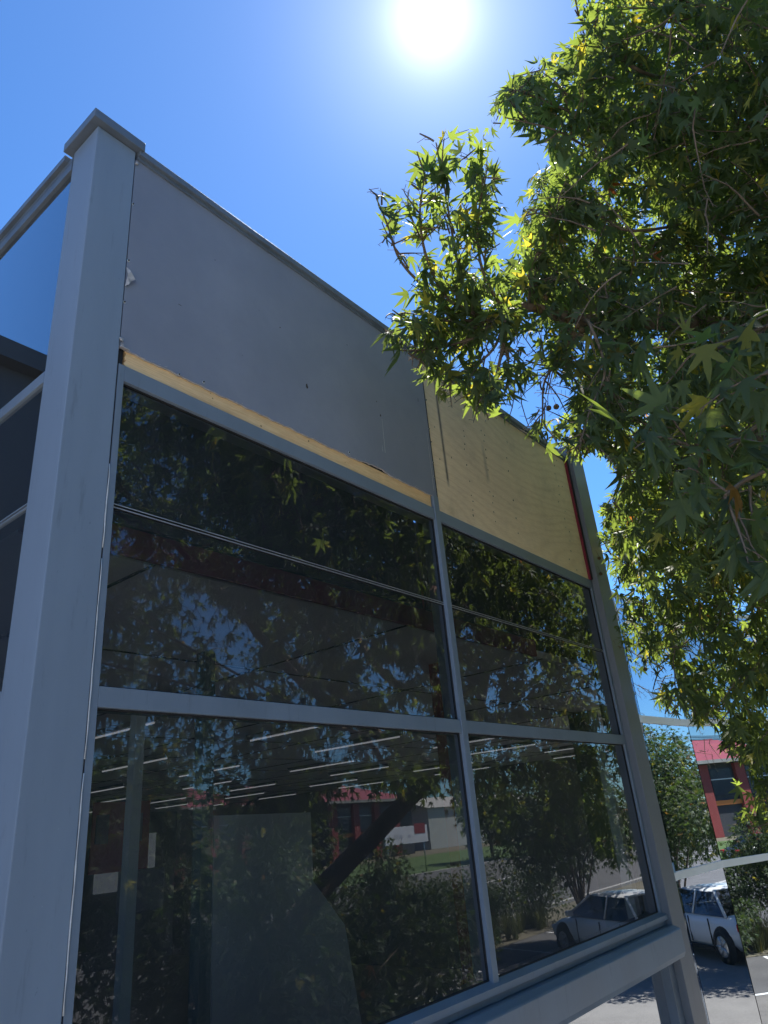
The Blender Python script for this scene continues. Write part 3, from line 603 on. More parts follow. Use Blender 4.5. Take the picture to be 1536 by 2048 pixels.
# leaf templates: five narrow pointed lobes
def template(detail):
    lob = [(0, 1.0, .16), (42, .84, .15), (-42, .84, .15), (92, .5, .14), (-92, .5, .14)]
    ring = []
    for a, r, w_ in lob:
        if detail: ring += [(a-10, r*.58), (a, r), (a+10, r*.58)]
        else: ring += [(a, r)]
    for a, r in ((21, .30), (-21, .30), (66, .24), (-66, .24), (150, .12), (-150, .12)): ring.append((a, r))
    ring.sort(); v = [(0, 0, 0)]
    for a, r in ring:
        x, y = r*math.sin(R(a)), r*math.cos(R(a)); v.append((x, y, -.34*r*r - .18*abs(x)))
    v = np.array(v); v[:, 1] += .12
    n = len(ring); f = np.array([(0, 1+(k+1) % n, 1+k) for k in range(n)])
    return v, f
TPL = {True: template(True), False: template(False)}
class Leaves:
    def __init__(s): s.pos = []; s.dir = []; s.nor = []; s.size = []
    def add(s, p, d, n, sz): s.pos.append(p); s.dir.append(d); s.nor.append(n); s.size.append(sz)
    def mesh(s, name, mat, origin, parent, tpl, keep=None):
        if not s.pos: return None
        p = np.array(s.pos); d = np.array(s.dir); n = np.array(s.nor); z = np.array(s.size)
        if keep is not None: k = keep(p, d, z); p, d, n, z = p[k], d[k], n[k], z[k]
        d /= np.linalg.norm(d, axis=1)[:, None]; x = np.cross(d, n); x /= np.linalg.norm(x, axis=1)[:, None]+1e-9; n = np.cross(x, d)
        v, f = tpl; sx = rng.uniform(.55, 1.1, len(p)); sy = rng.uniform(.85, 1.15, len(p)); cz = rng.uniform(-.6, 2.6, len(p))
        V = p[:, None, :] + z[:, None, None]*(v[None, :, 0:1]*sx[:, None, None]*x[:, None, :] + v[None, :, 1:2]*sy[:, None, None]*d[:, None, :] + v[None, :, 2:3]*cz[:, None, None]*n[:, None, :])
        V = (V-np.array(origin)).reshape(-1, 3); F = (f[None]+(np.arange(len(p))*len(v))[:, None, None]).reshape(-1, 3)
        me = bpy.data.meshes.new(name); me.vertices.add(len(V)); me.vertices.foreach_set('co', V.astype(np.float32).ravel())
        me.loops.add(F.size); me.loops.foreach_set('vertex_index', F.astype(np.int32).ravel())
        me.polygons.add(len(F)); me.polygons.foreach_set('loop_start', np.arange(0, F.size, 3, dtype=np.int32)); me.polygons.foreach_set('loop_total', np.full(len(F), 3, dtype=np.int32))
        me.update(calc_edges=True); me.validate()
        print(name, 'leaves', len(p)); return link_mesh(name, me, mat, parent)
# picture outline of the crown, to know where the sky and the wall stay clear
MASK = [(1130,-40),(1150,20),(1160,75),(1090,120),(1030,150),(975,215),(985,255),(1060,275),(1105,310),(1045,385),(1045,460),(1010,545),(1003,500),(1000,430),(1000,290),(945,258),(840,262),(822,300),(835,340),(790,385),(745,365),(722,400),(730,455),(790,540),(800,590),(772,620),(762,680),(830,740),(875,800),(950,850),(1010,835),(1050,870),(1110,900),(1150,925),(1190,900),(1235,945),(1222,985),(1200,1010),(1200,1110),(1240,1180),(1222,1290),(1300,1340),(1308,1420),(1400,1455),(1435,1450),(1445,1500),(1480,1530),(1455,1620),(1500,1665),(1530,1690),(1640,1700),(1640,-40)]
MPX = np.array(MASK, float)
def inpoly(x, y, poly=MPX):
    x = np.asarray(x); y = np.asarray(y); ins = np.zeros(x.shape, bool); n = len(poly); j = n-1
    for i in range(n):
        xi, yi = poly[i]; xj, yj = poly[j]
        c = ((yi > y) != (yj > y)) & (x < (xj-xi)*(y-yi)/(yj-yi+1e-12)+xi); ins ^= c; j = i
    return ins
GAPS = [(1095, 800, 60, 45), (1000, 700, 38, 30), (1210, 960, 32, 45), (1060, 700, 30, 18), (1160, 700, 24, 16), (1040, 800, 30, 25), (1390, 1290, 26, 20), (1480, 1225, 30, 14), (1330, 1360, 30, 25), (900, 820, 12, 12), (1330, 690, 18, 10)]
def fringe(px): return np.interp(px, [-200, 180, 420, 620, 700, 900, 960, 1110, 1190, 1225, 1260, 1600], [1900, 1850, 1760, 1640, 1545, 1570, 1700, 1740, 1640, 1470, 1430, 1380])
SKYG = [(410, 1240, 55, 60), (480, 1290, 50, 60), (720, 1290, 30, 25), (770, 1350, 50, 30), (600, 1330, 26, 30), (820, 1420, 50, 18), (1065, 1330, 26, 22), (990, 1380, 22, 40), (940, 1260, 18, 20), (230, 1450, 30, 22), (700, 1500, 90, 25), (1000, 1495, 60, 15)]
def solid(p):      # inside or too near a building
    x, y, z = p[:, 0], p[:, 1], p[:, 2]
    lim = np.where(x > 7.6, 2.15-(x-7.6)*.42, 1.98); s = (x > .75) & (y > lim) & (z < np.where(x < 5.9, 6.5, 5.5))
    s |= (np.abs(x) < 1.0) & (np.abs(y) < 1.0) & (np.abs(z-EYE) < 1.2)
    return s
def keep_rule(p, d, z, sharp=True):
    tip = p + d/np.linalg.norm(d, axis=1)[:, None]*z[:, None]
    ok = ~solid(p) & ~solid(tip)
    for q_ in (p, tip):
        x, y, f = proj(q_); jx = x+rng.normal(0, 9, len(x)); jy = y+rng.normal(0, 9, len(x))
        vis = f & (x > -80) & (x < 1616) & (y > -80) & (y < 2128); ok &= ~(vis & ~inpoly(jx, jy))
        for gx, gy, ga, gb in GAPS: ok &= ~(vis & (((jx-gx)/ga)**2+((jy-gy)/gb)**2 < 1) & (rng.random(len(x)) < .93))
    m_ = p.copy(); m_[:, 1] = 2*D-m_[:, 1]; x, y, f = proj(m_); jy = y+rng.normal(0, 22, len(x))
    vis = f & (x > 150) & (x < 1300) & (y > 700) & (y < 2100)
    dx_, dy_, df_ = proj(p); low_ = df_ & (dx_ > 1390) & (dx_ < 1640) & (dy_ > 1400)
    ok &= ~(vis & (jy > fringe(x)) & ~low_)
    for gx, gy, ga, gb in SKYG: ok &= ~(vis & (((x-gx)/ga)**2+((y-gy)/gb)**2 < 1) & (rng.random(len(x)) < .82))
    return ok
def rv(s=1.0): return rng.normal(0, s, 3)
twigs = MB()
def sprig(L, base, d, length, nl, size, droop=.35, draw=True):
    # a twig with leaves set alternately along it
    d = d/np.linalg.norm(d); pts_ = [base]; cur = base.copy(); dd = d.copy(); steps = 5
    for k in range(steps): 
        dd = dd+rv(.12)+np.array([0, 0, -droop*.12]); dd /= np.linalg.norm(dd); cur = cur+dd*length/steps; pts_.append(cur.copy())
    for k in range(nl):
        t = (k+.6)/nl*steps; i = min(int(t), steps-1); q_ = pts_[i]+(pts_[i+1]-pts_[i])*(t-i)
        side = rv(); side -= d*(side@d); side /= np.linalg.norm(side)+1e-6
        pet = side*.8+d*.5+np.array([0, 0, .1]); pet /= np.linalg.norm(pet); s_ = size*rng.uniform(.6, 1.25)
        lp = q_+pet*s_*.45
        ld = side*.55+d*.4+np.array([0, 0, -droop*rng.uniform(.4, 2.2)])+rv(.25)
        L.add(lp, ld, np.array([0, 0, 1.0])+rv(.55), s_)
        if draw: twigs.tube([q_, q_+(lp-q_)*.6, lp], .0014, 3, 0, False)
    if draw: twigs.tube(pts_, [.005, .0045, .004, .003, .0025, .002], 4, 0, False)
near = Leaves(); far = Leaves()
# (a) the upright sprays left of the main mass, over the wall
def spray(ctrl, dist0, dist1, nl, r0=.011, size=.105, droop=.1, ln=.22, root=None):
    pp = [at(x, y, dist0+(dist1-dist0)*i/(len(ctrl)-1)) for i, (x, y) in enumerate(ctrl)]
    if root is not None: pp = [root]+pp
    sp = smooth(pp, 6); q = MB(); q.tube(sp, [r0+(.003-r0)*i/(len(sp)-1) for i in range(len(sp))], 6); tobj(q, 'limb', BARK)
    n = len(sp)
    for k in range(nl):
        i = int(rng.integers(2, n)); i = min(i, n-1); d = sp[i]-sp[i-1]; d /= np.linalg.norm(d)+1e-9
        sprig(near, sp[i]+rv(.01), d*.7+rv(.5), ln*rng.uniform(.5, 1.1), 5, size, droop)
E3 = L3[-10]
spray([(960, 640), (925, 560), (905, 470), (890, 380), (872, 285)], 3.85, 3.75, 24, root=L3[-4])
spray([(1010, 620), (965, 540), (955, 450), (965, 370), (960, 290)], 3.9, 3.85, 21, root=L3[-7])
spray([(930, 640), (850, 575), (800, 520), (775, 450), (752, 395)], 3.8, 3.6, 19, root=L3[-3])
spray([(900, 600), (855, 520), (840, 430), (850, 350)], 3.75, 3.6, 14, root=L3[-2])
spray([(950, 650), (880, 640), (820, 640), (785, 620)], 3.8, 3.45, 18, root=L3[-2])
spray([(960, 670), (900, 690), (845, 700), (800, 700), (785, 690)], 3.75, 3.45, 18, droop=.5, root=L3[-1])
spray([(1010, 640), (985, 700), (930, 745), (890, 775)], 3.8, 3.5, 18, droop=.7, root=L3[-4])
spray([(1000, 720), (985, 770), (950, 810)], 3.7, 3.5, 12, droop=.8, root=L3[-5])
spray([(1120, 640), (1130, 700), (1090, 760), (1085, 830), (1080, 870)], 3.9, 3.7, 20, droop=.7, root=L3[-13])
spray([(1180, 650), (1210, 740), (1180, 820), (1160, 890)], 3.8, 3.5, 18, droop=.7, root=L3[-18])
spray([(1060, 600), (1060, 540), (1090, 480), (1120, 420)], 4.0, 4.1, 22, droop=.2, root=L3[-9])
spray([(1200, 640), (1150, 560), (1100, 560), (1040, 580)], 4.1, 3.9, 18, droop=.3, root=L3[-16])
spray([(1250, 300), (1150, 230), (1060, 190), (1005, 175)], 4.6, 4.2, 18, droop=.2, root=L7[-8])
spray([(1300, 150), (1220, 100), (1175, 60), (1150, 20)], 4.6, 4.2, 18, droop=.2, root=L7[-6])
spray([(1250, 300), (1170, 290), (1110, 260), (1010, 235)], 4.5, 4.1, 16, droop=.3, root=L7[-8])
spray([(1300, 460), (1200, 430), (1120, 420), (1065, 420)], 4.5, 4.0, 16, droop=.3, root=L7[-12])
# nearest boughs, big leaves at the right edge
spray([(1620, 760), (1540, 830), (1440, 900), (1350, 880)], 2.5, 2.2, 12, size=.12, droop=.8, root=L10[-4])
spray([(1640, 900), (1560, 930), (1490, 960), (1450, 990)], 2.3, 2.0, 9, size=.12, droop=.9, root=L10[-3])
spray([(1640, 600), (1560, 640), (1460, 680), (1380, 700)], 2.9, 2.5, 14, size=.12, droop=.6, root=L10[-6])
# (b) the main mass as seen from the wall: clumps filled in by region
def fill(n, box, d0, d1, size, nl, L=near, droop=.5, power=1.0, ln=.4, edge=0):
    k = 0; tries = 0
    while k < n and tries < n*30:
        tries += 1; x = rng.uniform(box[0], box[1]); y = rng.uniform(box[2], box[3])
        if not inpoly(np.array([x]), np.array([y]))[0]: continue
        dd = d0+(d1-d0)*rng.random()**power; p = at(x, y, dd)
        if solid(p[None])[0]: continue
        out_ = p-np.array([8.5, -1.5, 6.0]); out_ /= np.linalg.norm(out_)
        sprig(L, p, out_*.5+rv(.6)+np.array([0, 0, -.1]), ln*rng.uniform(.6, 1.2), nl, size, droop, draw=(rng.random() < .55)); k += 1
fill(820, (1000, 1640, -60, 620), 4.2, 7.2, .098, 10, power=.9)
fill(540, (1150, 1640, 560, 1120), 3.8, 7.0, .098, 10)
fill(38, (1000, 1250, 620, 900), 3.7, 4.6, .10, 6)
fill(560, (1180, 1640, 900, 1500), 5.0, 7.4, .095, 9)
fill(200, (1200, 1640, 850, 1250), 7.0, 9.5, .11, 9)
fill(40, (1400, 1640, 1430, 1760), 5.6, 7.2, .105, 8)
# (c) the rest of the crown round the limbs, which the panes mirror
def crown_fill(n, c, rad, size, nl, L):
    k = 0
    while k < n:
        u = rv(); u /= np.linalg.norm(u); rr = rng.random()**(1/2.2); p = np.array(c)+u*rr*np.array(rad)
        if p[2] < 2.6: continue
        if np.linalg.norm(p-np.array([0, 0, EYE])) < 1.6: continue
        sprig(L, p, u*.6+rv(.6), .4*rng.uniform(.6, 1.2), nl, size, .6, draw=(rng.random() < .35)); k += 1
crown_fill(2900, (8.2, -2.0, 6.6), (7.2, 4.2, 3.2), .092, 11, far)
crown_fill(2100, (4.2, -1.4, 6.6), (3.4, 2.8, 2.6), .09, 11, far)
crown_fill(420, (10.5, -1.0, 5.2), (3.6, 2.4, 1.4), .12, 9, far)
crown_fill(150, (2.8, -1.6, 3.9), (1.8, 1.6, 1.4), .12, 8, far)
# drooping strands in front of the street
for k in range(190):
    a = rng.uniform(1.40, 2.25); dy = rng.uniform(.5, 2.6); p = np.array([a*(D+dy), -dy, rng.uniform(3.9, 4.6)])
    for j in range(int(rng.integers(3, 9))): sprig(far, p+np.array([rng.normal(0, .05), rng.normal(0, .05), -.22*j]), np.array([0, 0, -1.0])+rv(.3), .28, 6, .11, 1.2)
crown_near = near.mesh('crown', LEAF, TB, tree, TPL[True], keep_rule)
def keep_far(p, d, z):
    ok = keep_rule(p, d, z)
    x, y, f = proj(p); dist = np.linalg.norm(p-np.array([0, 0, EYE]), axis=1); ok &= ~(f & (x > 600) & (x < 1640) & (y > -100) & (y < 1800) & (dist < 4.6) & (rng.random(len(x)) < .93))
    for P0_, ang, xa_, xb_, ya_, yb_ in ((PB, -5.4, 1225, 1382, 1180, 1500), (PC, -21, 1370, 1600, 1200, 1700)):
        dv_ = azv(ang); n_v = np.array([dv_[1], -dv_[0], 0]); h_ = (p-P0_)@n_v; q_ = p-2*h_[:, None]*n_v[None]; x, y, f = proj(q_)
        ok &= ~((h_ > 0) & f & (x > xa_) & (x < xb_) & (y > ya_) & (y < yb_))
    return ok
crown_far = far.mesh('crown', LEAF, TB, tree, TPL[False], keep_far)
# twigs: drop those outside the outline as well
tv = np.array(twigs.v); x, y, f = proj(tv); vis = f & (x > -60) & (x < 1600) & (y > -60) & (y < 2110); bad = (vis & ~inpoly(x, y)) | solid(tv)
mv = tv.copy(); mv[:, 1] = 2*D-mv[:, 1]; x, y, f = proj(mv); bad |= f & (x > 150) & (x < 1300) & (y > 700) & (y < 2100) & (y > fringe(x)-10)
kf = [fc for fc in twigs.f if not any(bad[i] for i in fc)]
tw = MB(); tw.v = twigs.v; tw.f = kf; tw.mi = [0]*len(kf); tw.smooth = [True]*len(kf); tobj(tw, 'twigs', BARK)
# seed balls hanging in clusters
def ball(mb, c, r):
    bm = bmesh.new(); bmesh.ops.create_icosphere(bm, subdivisions=2, radius=r)
    for v in bm.verts: v.co *= random.uniform(.93, 1.09)
    bm.verts.index_update(); mb.add([tuple(v.co+Vector(c)) for v in bm.verts], [[v.index for v in f_.verts] for f_ in bm.faces], 0, True); bm.free()
for (px, py, dd, n) in ((1150, 665, 3.9, 7), (1085, 605, 3.9, 4), (1105, 822, 3.75, 2), (1218, 1075, 6.2, 3), (1210, 1130, 6.1, 2), (1285, 1325, 5.9, 2), (1130, 640, 4.0, 4), (1260, 640, 4.2, 3), (1525, 870, 2.6, 2), (1380, 1380, 5.5, 2)):
    for k in range(n):
        c = at(px+random.uniform(-16, 16), py+random.uniform(-14, 18), dd); q = MB(); ball(q, c, .0155+random.uniform(-.002, .003))
        q.tube([c+np.array([0, 0, .015]), c+np.array([random.uniform(-.01, .01), .01, .07])], .0012, 4, 0, False); tobj(q, 'seed_ball', POD)

# ================================================================== OTHER TREES, SHRUBS, GRASS
def small_tree(name, loc, h, rad, n, size, label, cat='tree', trunk_h=None, mat=LEAF2, seed=0, stems=1, group=None):
    global rng
    r_ = np.random.default_rng(seed+3); root = empty(name, loc, 0, label, cat, group); th = trunk_h if trunk_h is not None else h*.45
    q = MB()
    for s in range(stems):
        lean = r_.normal(0, .12*h/4, 2); q.tube([(0, 0, -.05), (lean[0]*.3, lean[1]*.3, th*.5), (lean[0], lean[1], th), (lean[0]*1.6, lean[1]*1.6, h*.8)], [.035*h/3+.02, .03*h/3+.015, .02*h/3+.01, .006], 7)
    for s in range(9):
        a = r_.uniform(0, 6.28); z0 = th*r_.uniform(.7, 1.1); e = np.array([math.cos(a)*rad*.8, math.sin(a)*rad*.8, z0+(h-z0)*r_.uniform(.3, .9)]); q.tube([(0, 0, z0), tuple(e*[.4, .4, 1]*np.array([1, 1, .75])), tuple(e)], [.02*h/3, .012*h/3, .004], 5)
    q.build('trunk', BARK, root)
    L = Leaves(); zc = (th*.7+h)/2; rz_ = (h-th*.7)/2
    lobes = [(r_.normal(0, .35, 3)*[rad, rad, rz_*1.2], r_.uniform(.35, .65)) for _ in range(12)]
    for i in range(n):
        lc, lr = lobes[i % 12]; u = r_.normal(0, 1, 3); u /= np.linalg.norm(u); p = lc+u*lr*r_.random()**.4*np.array([rad, rad, rz_]); p = p+np.array([0, 0, zc])
        if p[2] < .1: p[2] = .1+r_.random()*.3
        L.add(p, u+r_.normal(0, .5, 3)+[0, 0, -.4], np.array([0, 0, 1.])+r_.normal(0, .6, 3), size*r_.uniform(.6, 1.3))
    L.mesh('crown', mat, (0, 0, 0), root, TPL[False]); return root
small_tree('street_tree', (20.9, -6.1, 0), 5.8, 2.4, 14000, .13, 'bushy green tree behind the white cars, mirrored just right of the end post', seed=1, trunk_h=.6)
small_tree('street_tree', (18.9, -2.3, 0), 4.6, 1.9, 9000, .12, 'leafy tree shading the white cars, mirrored over the car with the red light', seed=9, trunk_h=2.4)
small_tree('small_tree', (15.6, -9.0, 0), 3.4, 1.1, 2200, .12, 'small loose tree beside the ornamental grasses in the mirrored planting strip', seed=2, trunk_h=1.2, stems=2)
small_tree('shade_tree', (1.5, -8.6, 0), 6.6, 2.6, 6500, .18, 'dark bushy tree mirrored behind the corner column side of the lower pane', seed=3, trunk_h=1.5)
small_tree('shade_tree', (8.4, -8.9, 0), 5.6, 2.0, 6000, .17, 'dark dense tree mirrored low in the middle of the left bay', seed=4, trunk_h=1.2)
small_tree('shade_tree', (11.6, -9.0, 0), 5.0, 1.7, 4000, .15, 'slim dark tree mirrored beside the maroon post', seed=5, trunk_h=1.0)
small_tree('shade_tree', (-5.5, -8.0, 0), 7.0, 2.8, 6000, .19, 'tall dark tree behind the platform, leftmost of the mirrored trees', seed=6, trunk_h=1.6)
for i, (x, y, h, r_, lb) in enumerate(((4.2, -7.6, 1.9, 1.1, 'low rounded dark shrub mirrored at the foot of the left bay'), (9.8, -7.7, 1.7, 1.1, 'low dark shrub mirrored under the pale partition'), (12.9, -7.3, 1.2, .8, 'small grey green shrub mirrored beside the paved path'), (18.4, -9.4, 1.9, 1.2, 'rounded grey green shrub mirrored behind the parked white car'), (21.5, -10.0, 1.7, 1.1, 'grey green shrub at the kerb mirrored right of the white car'), (14.9, -9.9, 1.5, 1.0, 'feathery shrub at the roadside mirrored at the right edge of the picture'), (17.0, -10.1, 1.3, .9, 'low feathery shrub at the mirrored kerb left of the parking line'))):
    small_tree('shrub', (x, y, 0), h, r_, 2200, .09, lb, 'shrub', trunk_h=.2, seed=20+i, stems=2)
for i, (x, y, h, lb) in enumerate(((14.0, -9.3, 2.5, 'tallest of the roadside shrubs, mirrored left in the lower right pane'), (17.3, -9.4, 2.3, 'full roadside shrub behind the loose grasses, mirrored left of the car bonnet'), (20.6, -9.5, 2.1, 'roadside shrub directly behind the white cars'), (24.4, -9.4, 2.4, 'roadside shrub past the white cars, mirrored in the curved glass'))):
    small_tree('shrub', (x, y, 0), h, 1.5, 3400, .10, lb, 'shrub', trunk_h=.3, seed=80+i, stems=2)
small_tree('tall_shrub', (5.5, -1.75, 0), 3.0, 1.5, 6000, .12, 'dense dark shrub under the plane tree, mirrored low in the left bay', 'shrub', trunk_h=.4, seed=51, stems=3)
small_tree('tall_shrub', (7.9, -2.6, 0), 2.5, 1.3, 4500, .11, 'dark shrub under the plane tree, mirrored just left of the maroon post', 'shrub', trunk_h=.3, seed=52, stems=3)
small_tree('tall_shrub', (3.2, -2.2, 0), 3.1, 1.4, 5000, .12, 'dark shrub nearest the corner column, mirrored at the lower left', 'shrub', trunk_h=.4, seed=53, stems=3)
for i, (x, h, lb) in enumerate(((12, 6.5, 'far rounded tree across the road, mirrored behind the pale partition'), (21, 7.5, 'far tall tree across the road, left of the orange banded building'), (61, 6.0, 'far tree across the road between the two red buildings'))):
    small_tree('street_tree', (x, -33.8, 0), h, 4.2, 3500, .42, lb, seed=60+i, trunk_h=1.4)
# ornamental grass
L = MB(); blades = []
for k in range(60):
    cx, cy = rng.uniform(14.5, 24), rng.uniform(-9.8, -8.6)
    for j in range(70):
        a = rng.uniform(0, 6.28); h = rng.uniform(.4, .85); bx, by = cx+rng.normal(0, .05), cy+rng.normal(0, .05); o_ = rng.uniform(.1, .4); w_ = .006; ca, sa = math.cos(a), math.sin(a)
        L.add([(bx-sa*w_, by+ca*w_, 0), (bx+sa*w_, by-ca*w_, 0), (bx+ca*o_*.5+sa*w_*.8, by+sa*o_*.5-ca*w_*.8, h*.7), (bx+ca*o_*.5-sa*w_*.8, by+sa*o_*.5+ca*w_*.8, h*.7), (bx+ca*o_, by+sa*o_, h)], [(0, 1, 2, 3), (3, 2, 4)])
L.build('ornamental_grass', GRASSY, label='feathery ornamental grass along the car park edge seen in the panes', cat='grass', kind='stuff')
sheet('planting_strip', -22, 60, -10.94, -8.42, 0.008, SOIL)
# distant tree line
far2 = Leaves()
for k in range(9000):
    x = rng.uniform(-120, 150); base = 5+2.0*math.sin(x*.11)+1.5*math.sin(x*.31+1); z = rng.uniform(0, 1)**.7*base; far2.add(np.array([x, rng.uniform(-92, -82), z]), rv()+[0, 0, -.3], np.array([0, 0, 1.])+rv(.6), rng.uniform(.8, 1.6))
o = far2.mesh('distant_trees', LEAF2, (0, 0, 0), None, TPL[False]); tag(o, 'low line of far trees beyond the road', 'trees', None, 'stuff')

# ================================================================== CARS
def car(name, loc, rz, paintm, label, suv=False, group='parked cars mirrored in the glass'):
    root = empty(name, loc, rz, label, 'car', group); k = 1.12 if suv else 1.0
    st = [(-2.18, .42, .62, .70), (-2.10, .34, .80, .80), (-1.75, .26, .92*k, .87), (-1.1, .22, .95*k, .90), (-.2, .20, .94*k, .91), (.7, .20, .93*k, .91), (1.15, .22, .88*k, .89), (1.7, .26, .78*k, .86), (2.05, .32, .66*k, .76), (2.2, .42, .56*k, .62)]
    b = MB(); n = 14; vs = []; fs = []
    for (x, z0, z1, w_) in st:
        h = z1-z0; prof = [(-.80, 0), (-.97, .22), (-1.0, .5), (-.985, .72), (-.93, .90), (-.80, 1.0), (-.4, 1.03)]; prof = prof+[(-a, c) for a, c in prof[::-1]]
        for a, c in prof: vs.append((x, a*w_, z0+c*h))
    for i in range(len(st)-1):
        for j in range(n-1): fs.append((i*n+j, i*n+j+1, (i+1)*n+j+1, (i+1)*n+j))
        fs.append((i*n+n-1, i*n, (i+1)*n, (i+1)*n+n-1))
    fs += [tuple(range(n)), tuple((len(st)-1)*n+j for j in range(n))[::-1]]
    b.add(vs, [f_[::-1] for f_ in fs], 0, True); b.build('body', paintm, root)
    zr = 1.66 if suv else 1.43; zb = .93*k-.02; rb = -1.95 if suv else -1.45
    bot = [(rb-.10, .78), (-1.0, .84), (.3, .84), (1.18, .78)]; topp = [(rb+.45, .56), (-.7, .62), (.1, .62), (.42, .57)]
    b = MB(); vs = [(x, -w_, zb) for x, w_ in bot]+[(x, w_, zb) for x, w_ in bot]+[(x, -w_, zr-.05) for x, w_ in topp]+[(x, w_, zr-.05) for x, w_ in topp]
    fs = [(i, i+1, 8+i+1, 8+i) for i in range(3)]+[(4+i+1, 4+i, 12+i, 12+i+1) for i in range(3)]+[(3, 7, 15, 11), (4, 0, 8, 12)]
    b.add(vs, fs, 0, False); b.build('windows', CARGLASS, root)
    b = MB(); vs = []
    for i, (x, w_) in enumerate(topp):
        for yy, zz in ((-w_-.01, zr-.055), (-w_*.85, zr-.012), (0, zr+.005), (w_*.85, zr-.012), (w_+.01, zr-.055)): vs.append((x, yy, zz-(.02 if i in (0, 3) else 0)))
    b.add(vs, [(i*5+j, (i+1)*5+j, (i+1)*5+j+1, i*5+j+1) for i in range(3) for j in range(4)], 0, True)
    for s in (-1, 1):
        b.tube([(rb-.10, s*.80, zb), (rb+.45, s*.575, zr-.05)], .035, 5); b.tube([(1.18, s*.79, zb), (.42, s*.58, zr-.05)], .028, 5); b.tube([(-.35, s*.845, zb), (-.35, s*.63, zr-.05)], .028, 5)
    b.build('roof', paintm, root)
    for x in (-1.35, 1.38):
        for s in (-1, 1):
            q = MB(); vs = []; nn = 24
            for (r_, yy) in ((.20, .66), (.325, .67), (.335, .72), (.335, .88), (.32, .93), (.215, .935)):
                for a in range(nn): vs.append((r_*math.cos(2*math.pi*a/nn), s*yy, .335+r_*math.sin(2*math.pi*a/nn)))
            q.add(vs, [(i*nn+a, i*nn+(a+1) % nn, (i+1)*nn+(a+1) % nn, (i+1)*nn+a) for i in range(5) for a in range(nn)], 0, True)
            wh = q.build('wheel', BLACK, root); wh.location = (x, 0, 0)
            q = MB(); q.disc((0, s*.925, .335), (0, s, 0), .215, 20, 0, .01)
            for a in range(5):
                an = a*2*math.pi/5; q.tube([(0, s*.94, .335), (.2*math.cos(an), s*.938, .335+.2*math.sin(an))], .022, 5)
            q.build('rim', ZINC, wh)
            q = MB(); q.disc((x, s*.868, .35), (0, s, 0), .40, 24, 0, .05); q.build('wheel_arch', BLACK, root)
    for s in (-1, 1):
        q = MB(); q.bevbox(-2.19, -1.90, s*.69-.15, s*.69+.15, .66, .82*k, .03); q.build('tail_light', paint('tail_red', (0.5, 0.015, 0.01), .25, .05, 4, 0), root)
        q = MB(); q.bevbox(1.93, 2.12, s*.62-.13, s*.62+.13, .54, .64*k, .03); q.build('headlight', WHITE, root)
        q = MB(); q.bevbox(.80, .95, s*.97-.08, s*.97+.08, .93*k, 1.05*k, .025); q.build('mirror', paintm, root)
    for s in (-1, 1):
        for dx in (-.98, -.2, .72):
            q = MB(); q.box(dx-.006, dx+.006, min(s*.89, s*.918), max(s*.89, s*.918), .34, .86*k); q.build('door_seam', BLACK, root)
        q = MB(); q.box(-1.0, 1.0, min(s*.87, s*.925), max(s*.87, s*.925), .22, .30); q.build('side_skirt', BLACK, root)
    q = MB(); q.bevbox(-2.235, -2.1, -.6, .6, .30, .42, .02); q.build('bumper', BLACK, root)
    q = MB(); q.box(-2.235, -2.18, -.26, .26, .50, .60); q.build('number_plate', WHITE, root)
    return root
WCAR = paint('white_car_paint', (0.74, 0.75, 0.76), 0.22, 0.02, 1, 0)
SCAR = paint('silver_car_paint', (0.42, 0.50, 0.60), 0.25, 0.03, 1, 0, metal=0.3)
car('parked_car', (21.6, -2.6, 0.004), R(-60), WCAR, 'white car parked beyond the first white car, farther along the driveway')
car('parked_car', (19.4, -4.3, 0.004), R(-62), WCAR, 'white car with a red tail light, the one mirrored in the lower right pane')
car('passing_car', (29.5, -29.2, 0), R(0), paint('dark_car_paint', (0.03, 0.035, 0.05), .3, .02, 1, 0), 'dark car standing before the red building across the road')

# ================================================================== ACROSS THE ROAD
def red_building(x0, W, nb, label):
  rb = empty('red_roofed_building', (x0, -58, 0), 0, label, 'building')
  red_parts(rb, W, nb)
def red_parts(rb, W, nb):
  q = MB(); q.box(0, W, -14, 0, 0, 6.6); q.build('wall', DARKWALL, rb)
  q = MB(); q.prism([(.9, 6.6), (-14.5, 9.8), (-15, 9.8), (-15, 6.6)], -1, W+1, 'x'); q.build('roof', REDROOF, rb)
  q = MB(); q.box(-1, W+1, .9, 1.2, 6.4, 6.7); q.build('eaves', KERB, rb)
  q = MB(); q.box(-.2, W, .05, .2, 2.7, 3.1); q.build('orange_band', ORANGE, rb)
  for k in range(nb):
      x = k*3.9; q = MB(); q.box(x, x+1.0, .02, .5, 0, 6.3); q.build('pier', REDWALL, rb)
      q = MB(); q.box(x+1.3, x+3.6, .01, .12, 3.5, 5.9); f = q.build('window', paint('far_window_dark', (.03, .04, .055), .2, .1, 2, 0), rb); q = MB(); q.box(x+1.25, x+3.65, .13, .2, 4.9, 4.98); q.build('frame', WHITE, f)

red_building(40, 14.6, 4, 'red two storey building with orange band, mirrored at the right edge in the curved glass')
red_building(65, 16, 4, 'red roofed building across the road, mirrored left of the middle bay bar')
gb = empty('pale_shed', (90, -62, 0), 0, 'long pale grey shed beyond the red building across the road', 'building')
q = MB(); q.box(0, 40, -12, 0, 0, 5.5); q.build('wall', INPALE, gb); q = MB(); q.prism([(.4, 5.5), (-6, 7.2), (-12.4, 5.5)], -.5, 40.5, 'x'); q.build('roof', KERB, gb)
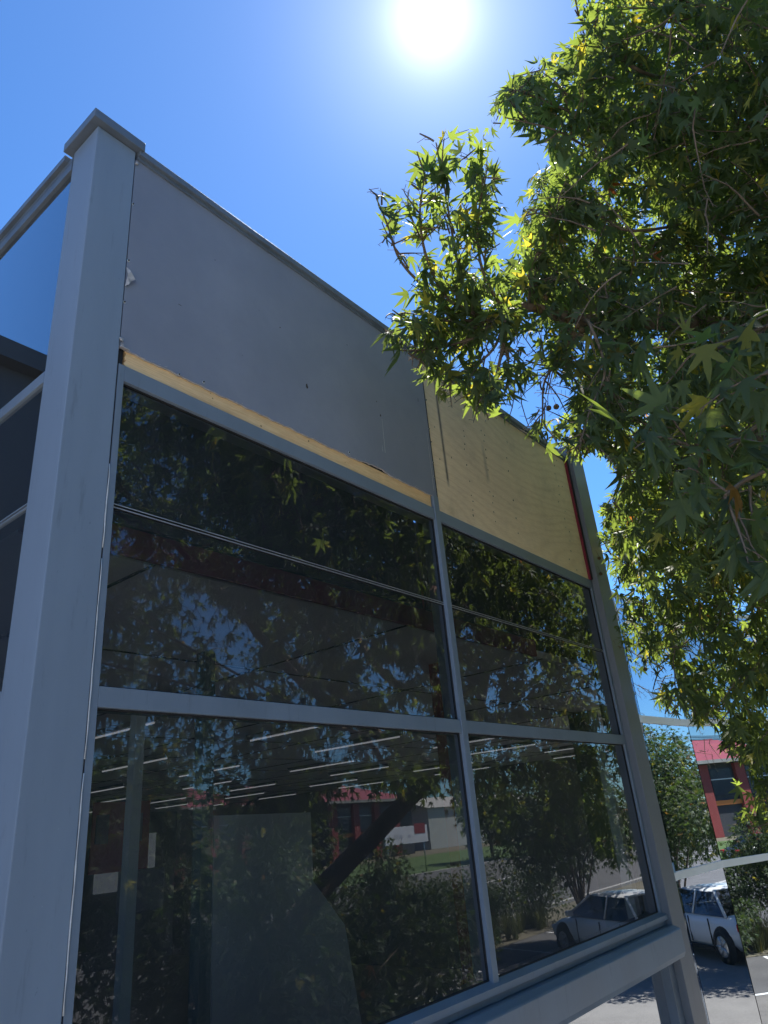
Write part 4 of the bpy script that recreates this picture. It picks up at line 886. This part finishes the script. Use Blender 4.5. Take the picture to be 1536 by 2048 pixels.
# sign board on posts
sg = empty('sign_board', (47.8, -33.2, 0), 0, 'long white sign board with a red corner block on two posts by the road', 'sign')
q = MB(); q.bevbox(-2.7, 2.7, -.06, .06, 2.1, 3.35, .01); q.build('board', WHITE, sg)
q = MB(); q.box(1.0, 2.4, .061, .075, 2.75, 3.5, 0); q.build('red_block', REDROOF, sg)
q = MB()
for k, (x, w_, h) in enumerate(((-1.6, .16, .34), (-1.35, .1, .28), (-1.18, .12, .34), (-.95, .08, .22), (-.8, .14, .30), (.1, .1, .2), (.3, .16, .2))): q.box(x, x+w_, .061, .066, 2.5, 2.5+h)
q.build('faint_marks', paint('sign_grey', (.45, .47, .5), .6, .05, 1, 0), sg)
for x in (-2.3, 2.3): q = MB(); q.tube([(x, -.1, 0), (x, -.1, 3.2)], .06, 8); q.build('post', ZINC, sg)
# power poles and wires
def pole(x, y, lb):
    r_ = empty('power_pole', (x, y, 0), 0, lb, 'power pole', 'power poles along the road')
    q = MB(); q.tube([(0, 0, 0), (0, 0, 5), (0, 0, 10.6)], [.17, .14, .11], 10); q.build('pole', WOODP, r_)
    for z in (10.1, 9.1, 8.0):
        q = MB(); q.box(-.06, .06, -1.2, 1.2, z, z+.11); q.build('cross_arm', WOODP, r_)
        q = MB()
        for yy in (-1.1, -.4, .4, 1.1): q.tube([(0, yy, z+.11), (0, yy, z+.3)], [.05, .03], 6)
        q.build('insulators', WHITE, r_)
for x, lb in ((-30, 'timber power pole at the far left end of the road'), (16, 'timber power pole opposite the glazed building'), (62, 'timber power pole before the red roofed building'), (110, 'timber power pole at the far right end of the road')): pole(x, -34.5, lb)
wn = 0
desc = ['top', 'middle', 'lowest']
for zi, z in enumerate((10.4, 9.4, 8.3)):
    for yy, yd in ((-1.1, 'outer'), (-.4, 'second'), (.4, 'third'), (1.1, 'road side')):
        q = MB()
        for (xa_, xb_) in ((-30, 16), (16, 62), (62, 110)):
            n = 16; sag = 1.1+.25*zi; q.tube([(xa_+(xb_-xa_)*i/n, -34.5+yy, z-sag*(1-(2*i/n-1)**2)) for i in range(n+1)], .022, 4, 0, False)
        q.build('power_line', BLACK, label='thin dark %s wire on the %s cross arms of the power poles' % (yd, desc[zi]), cat='wire', group='wires above the road')
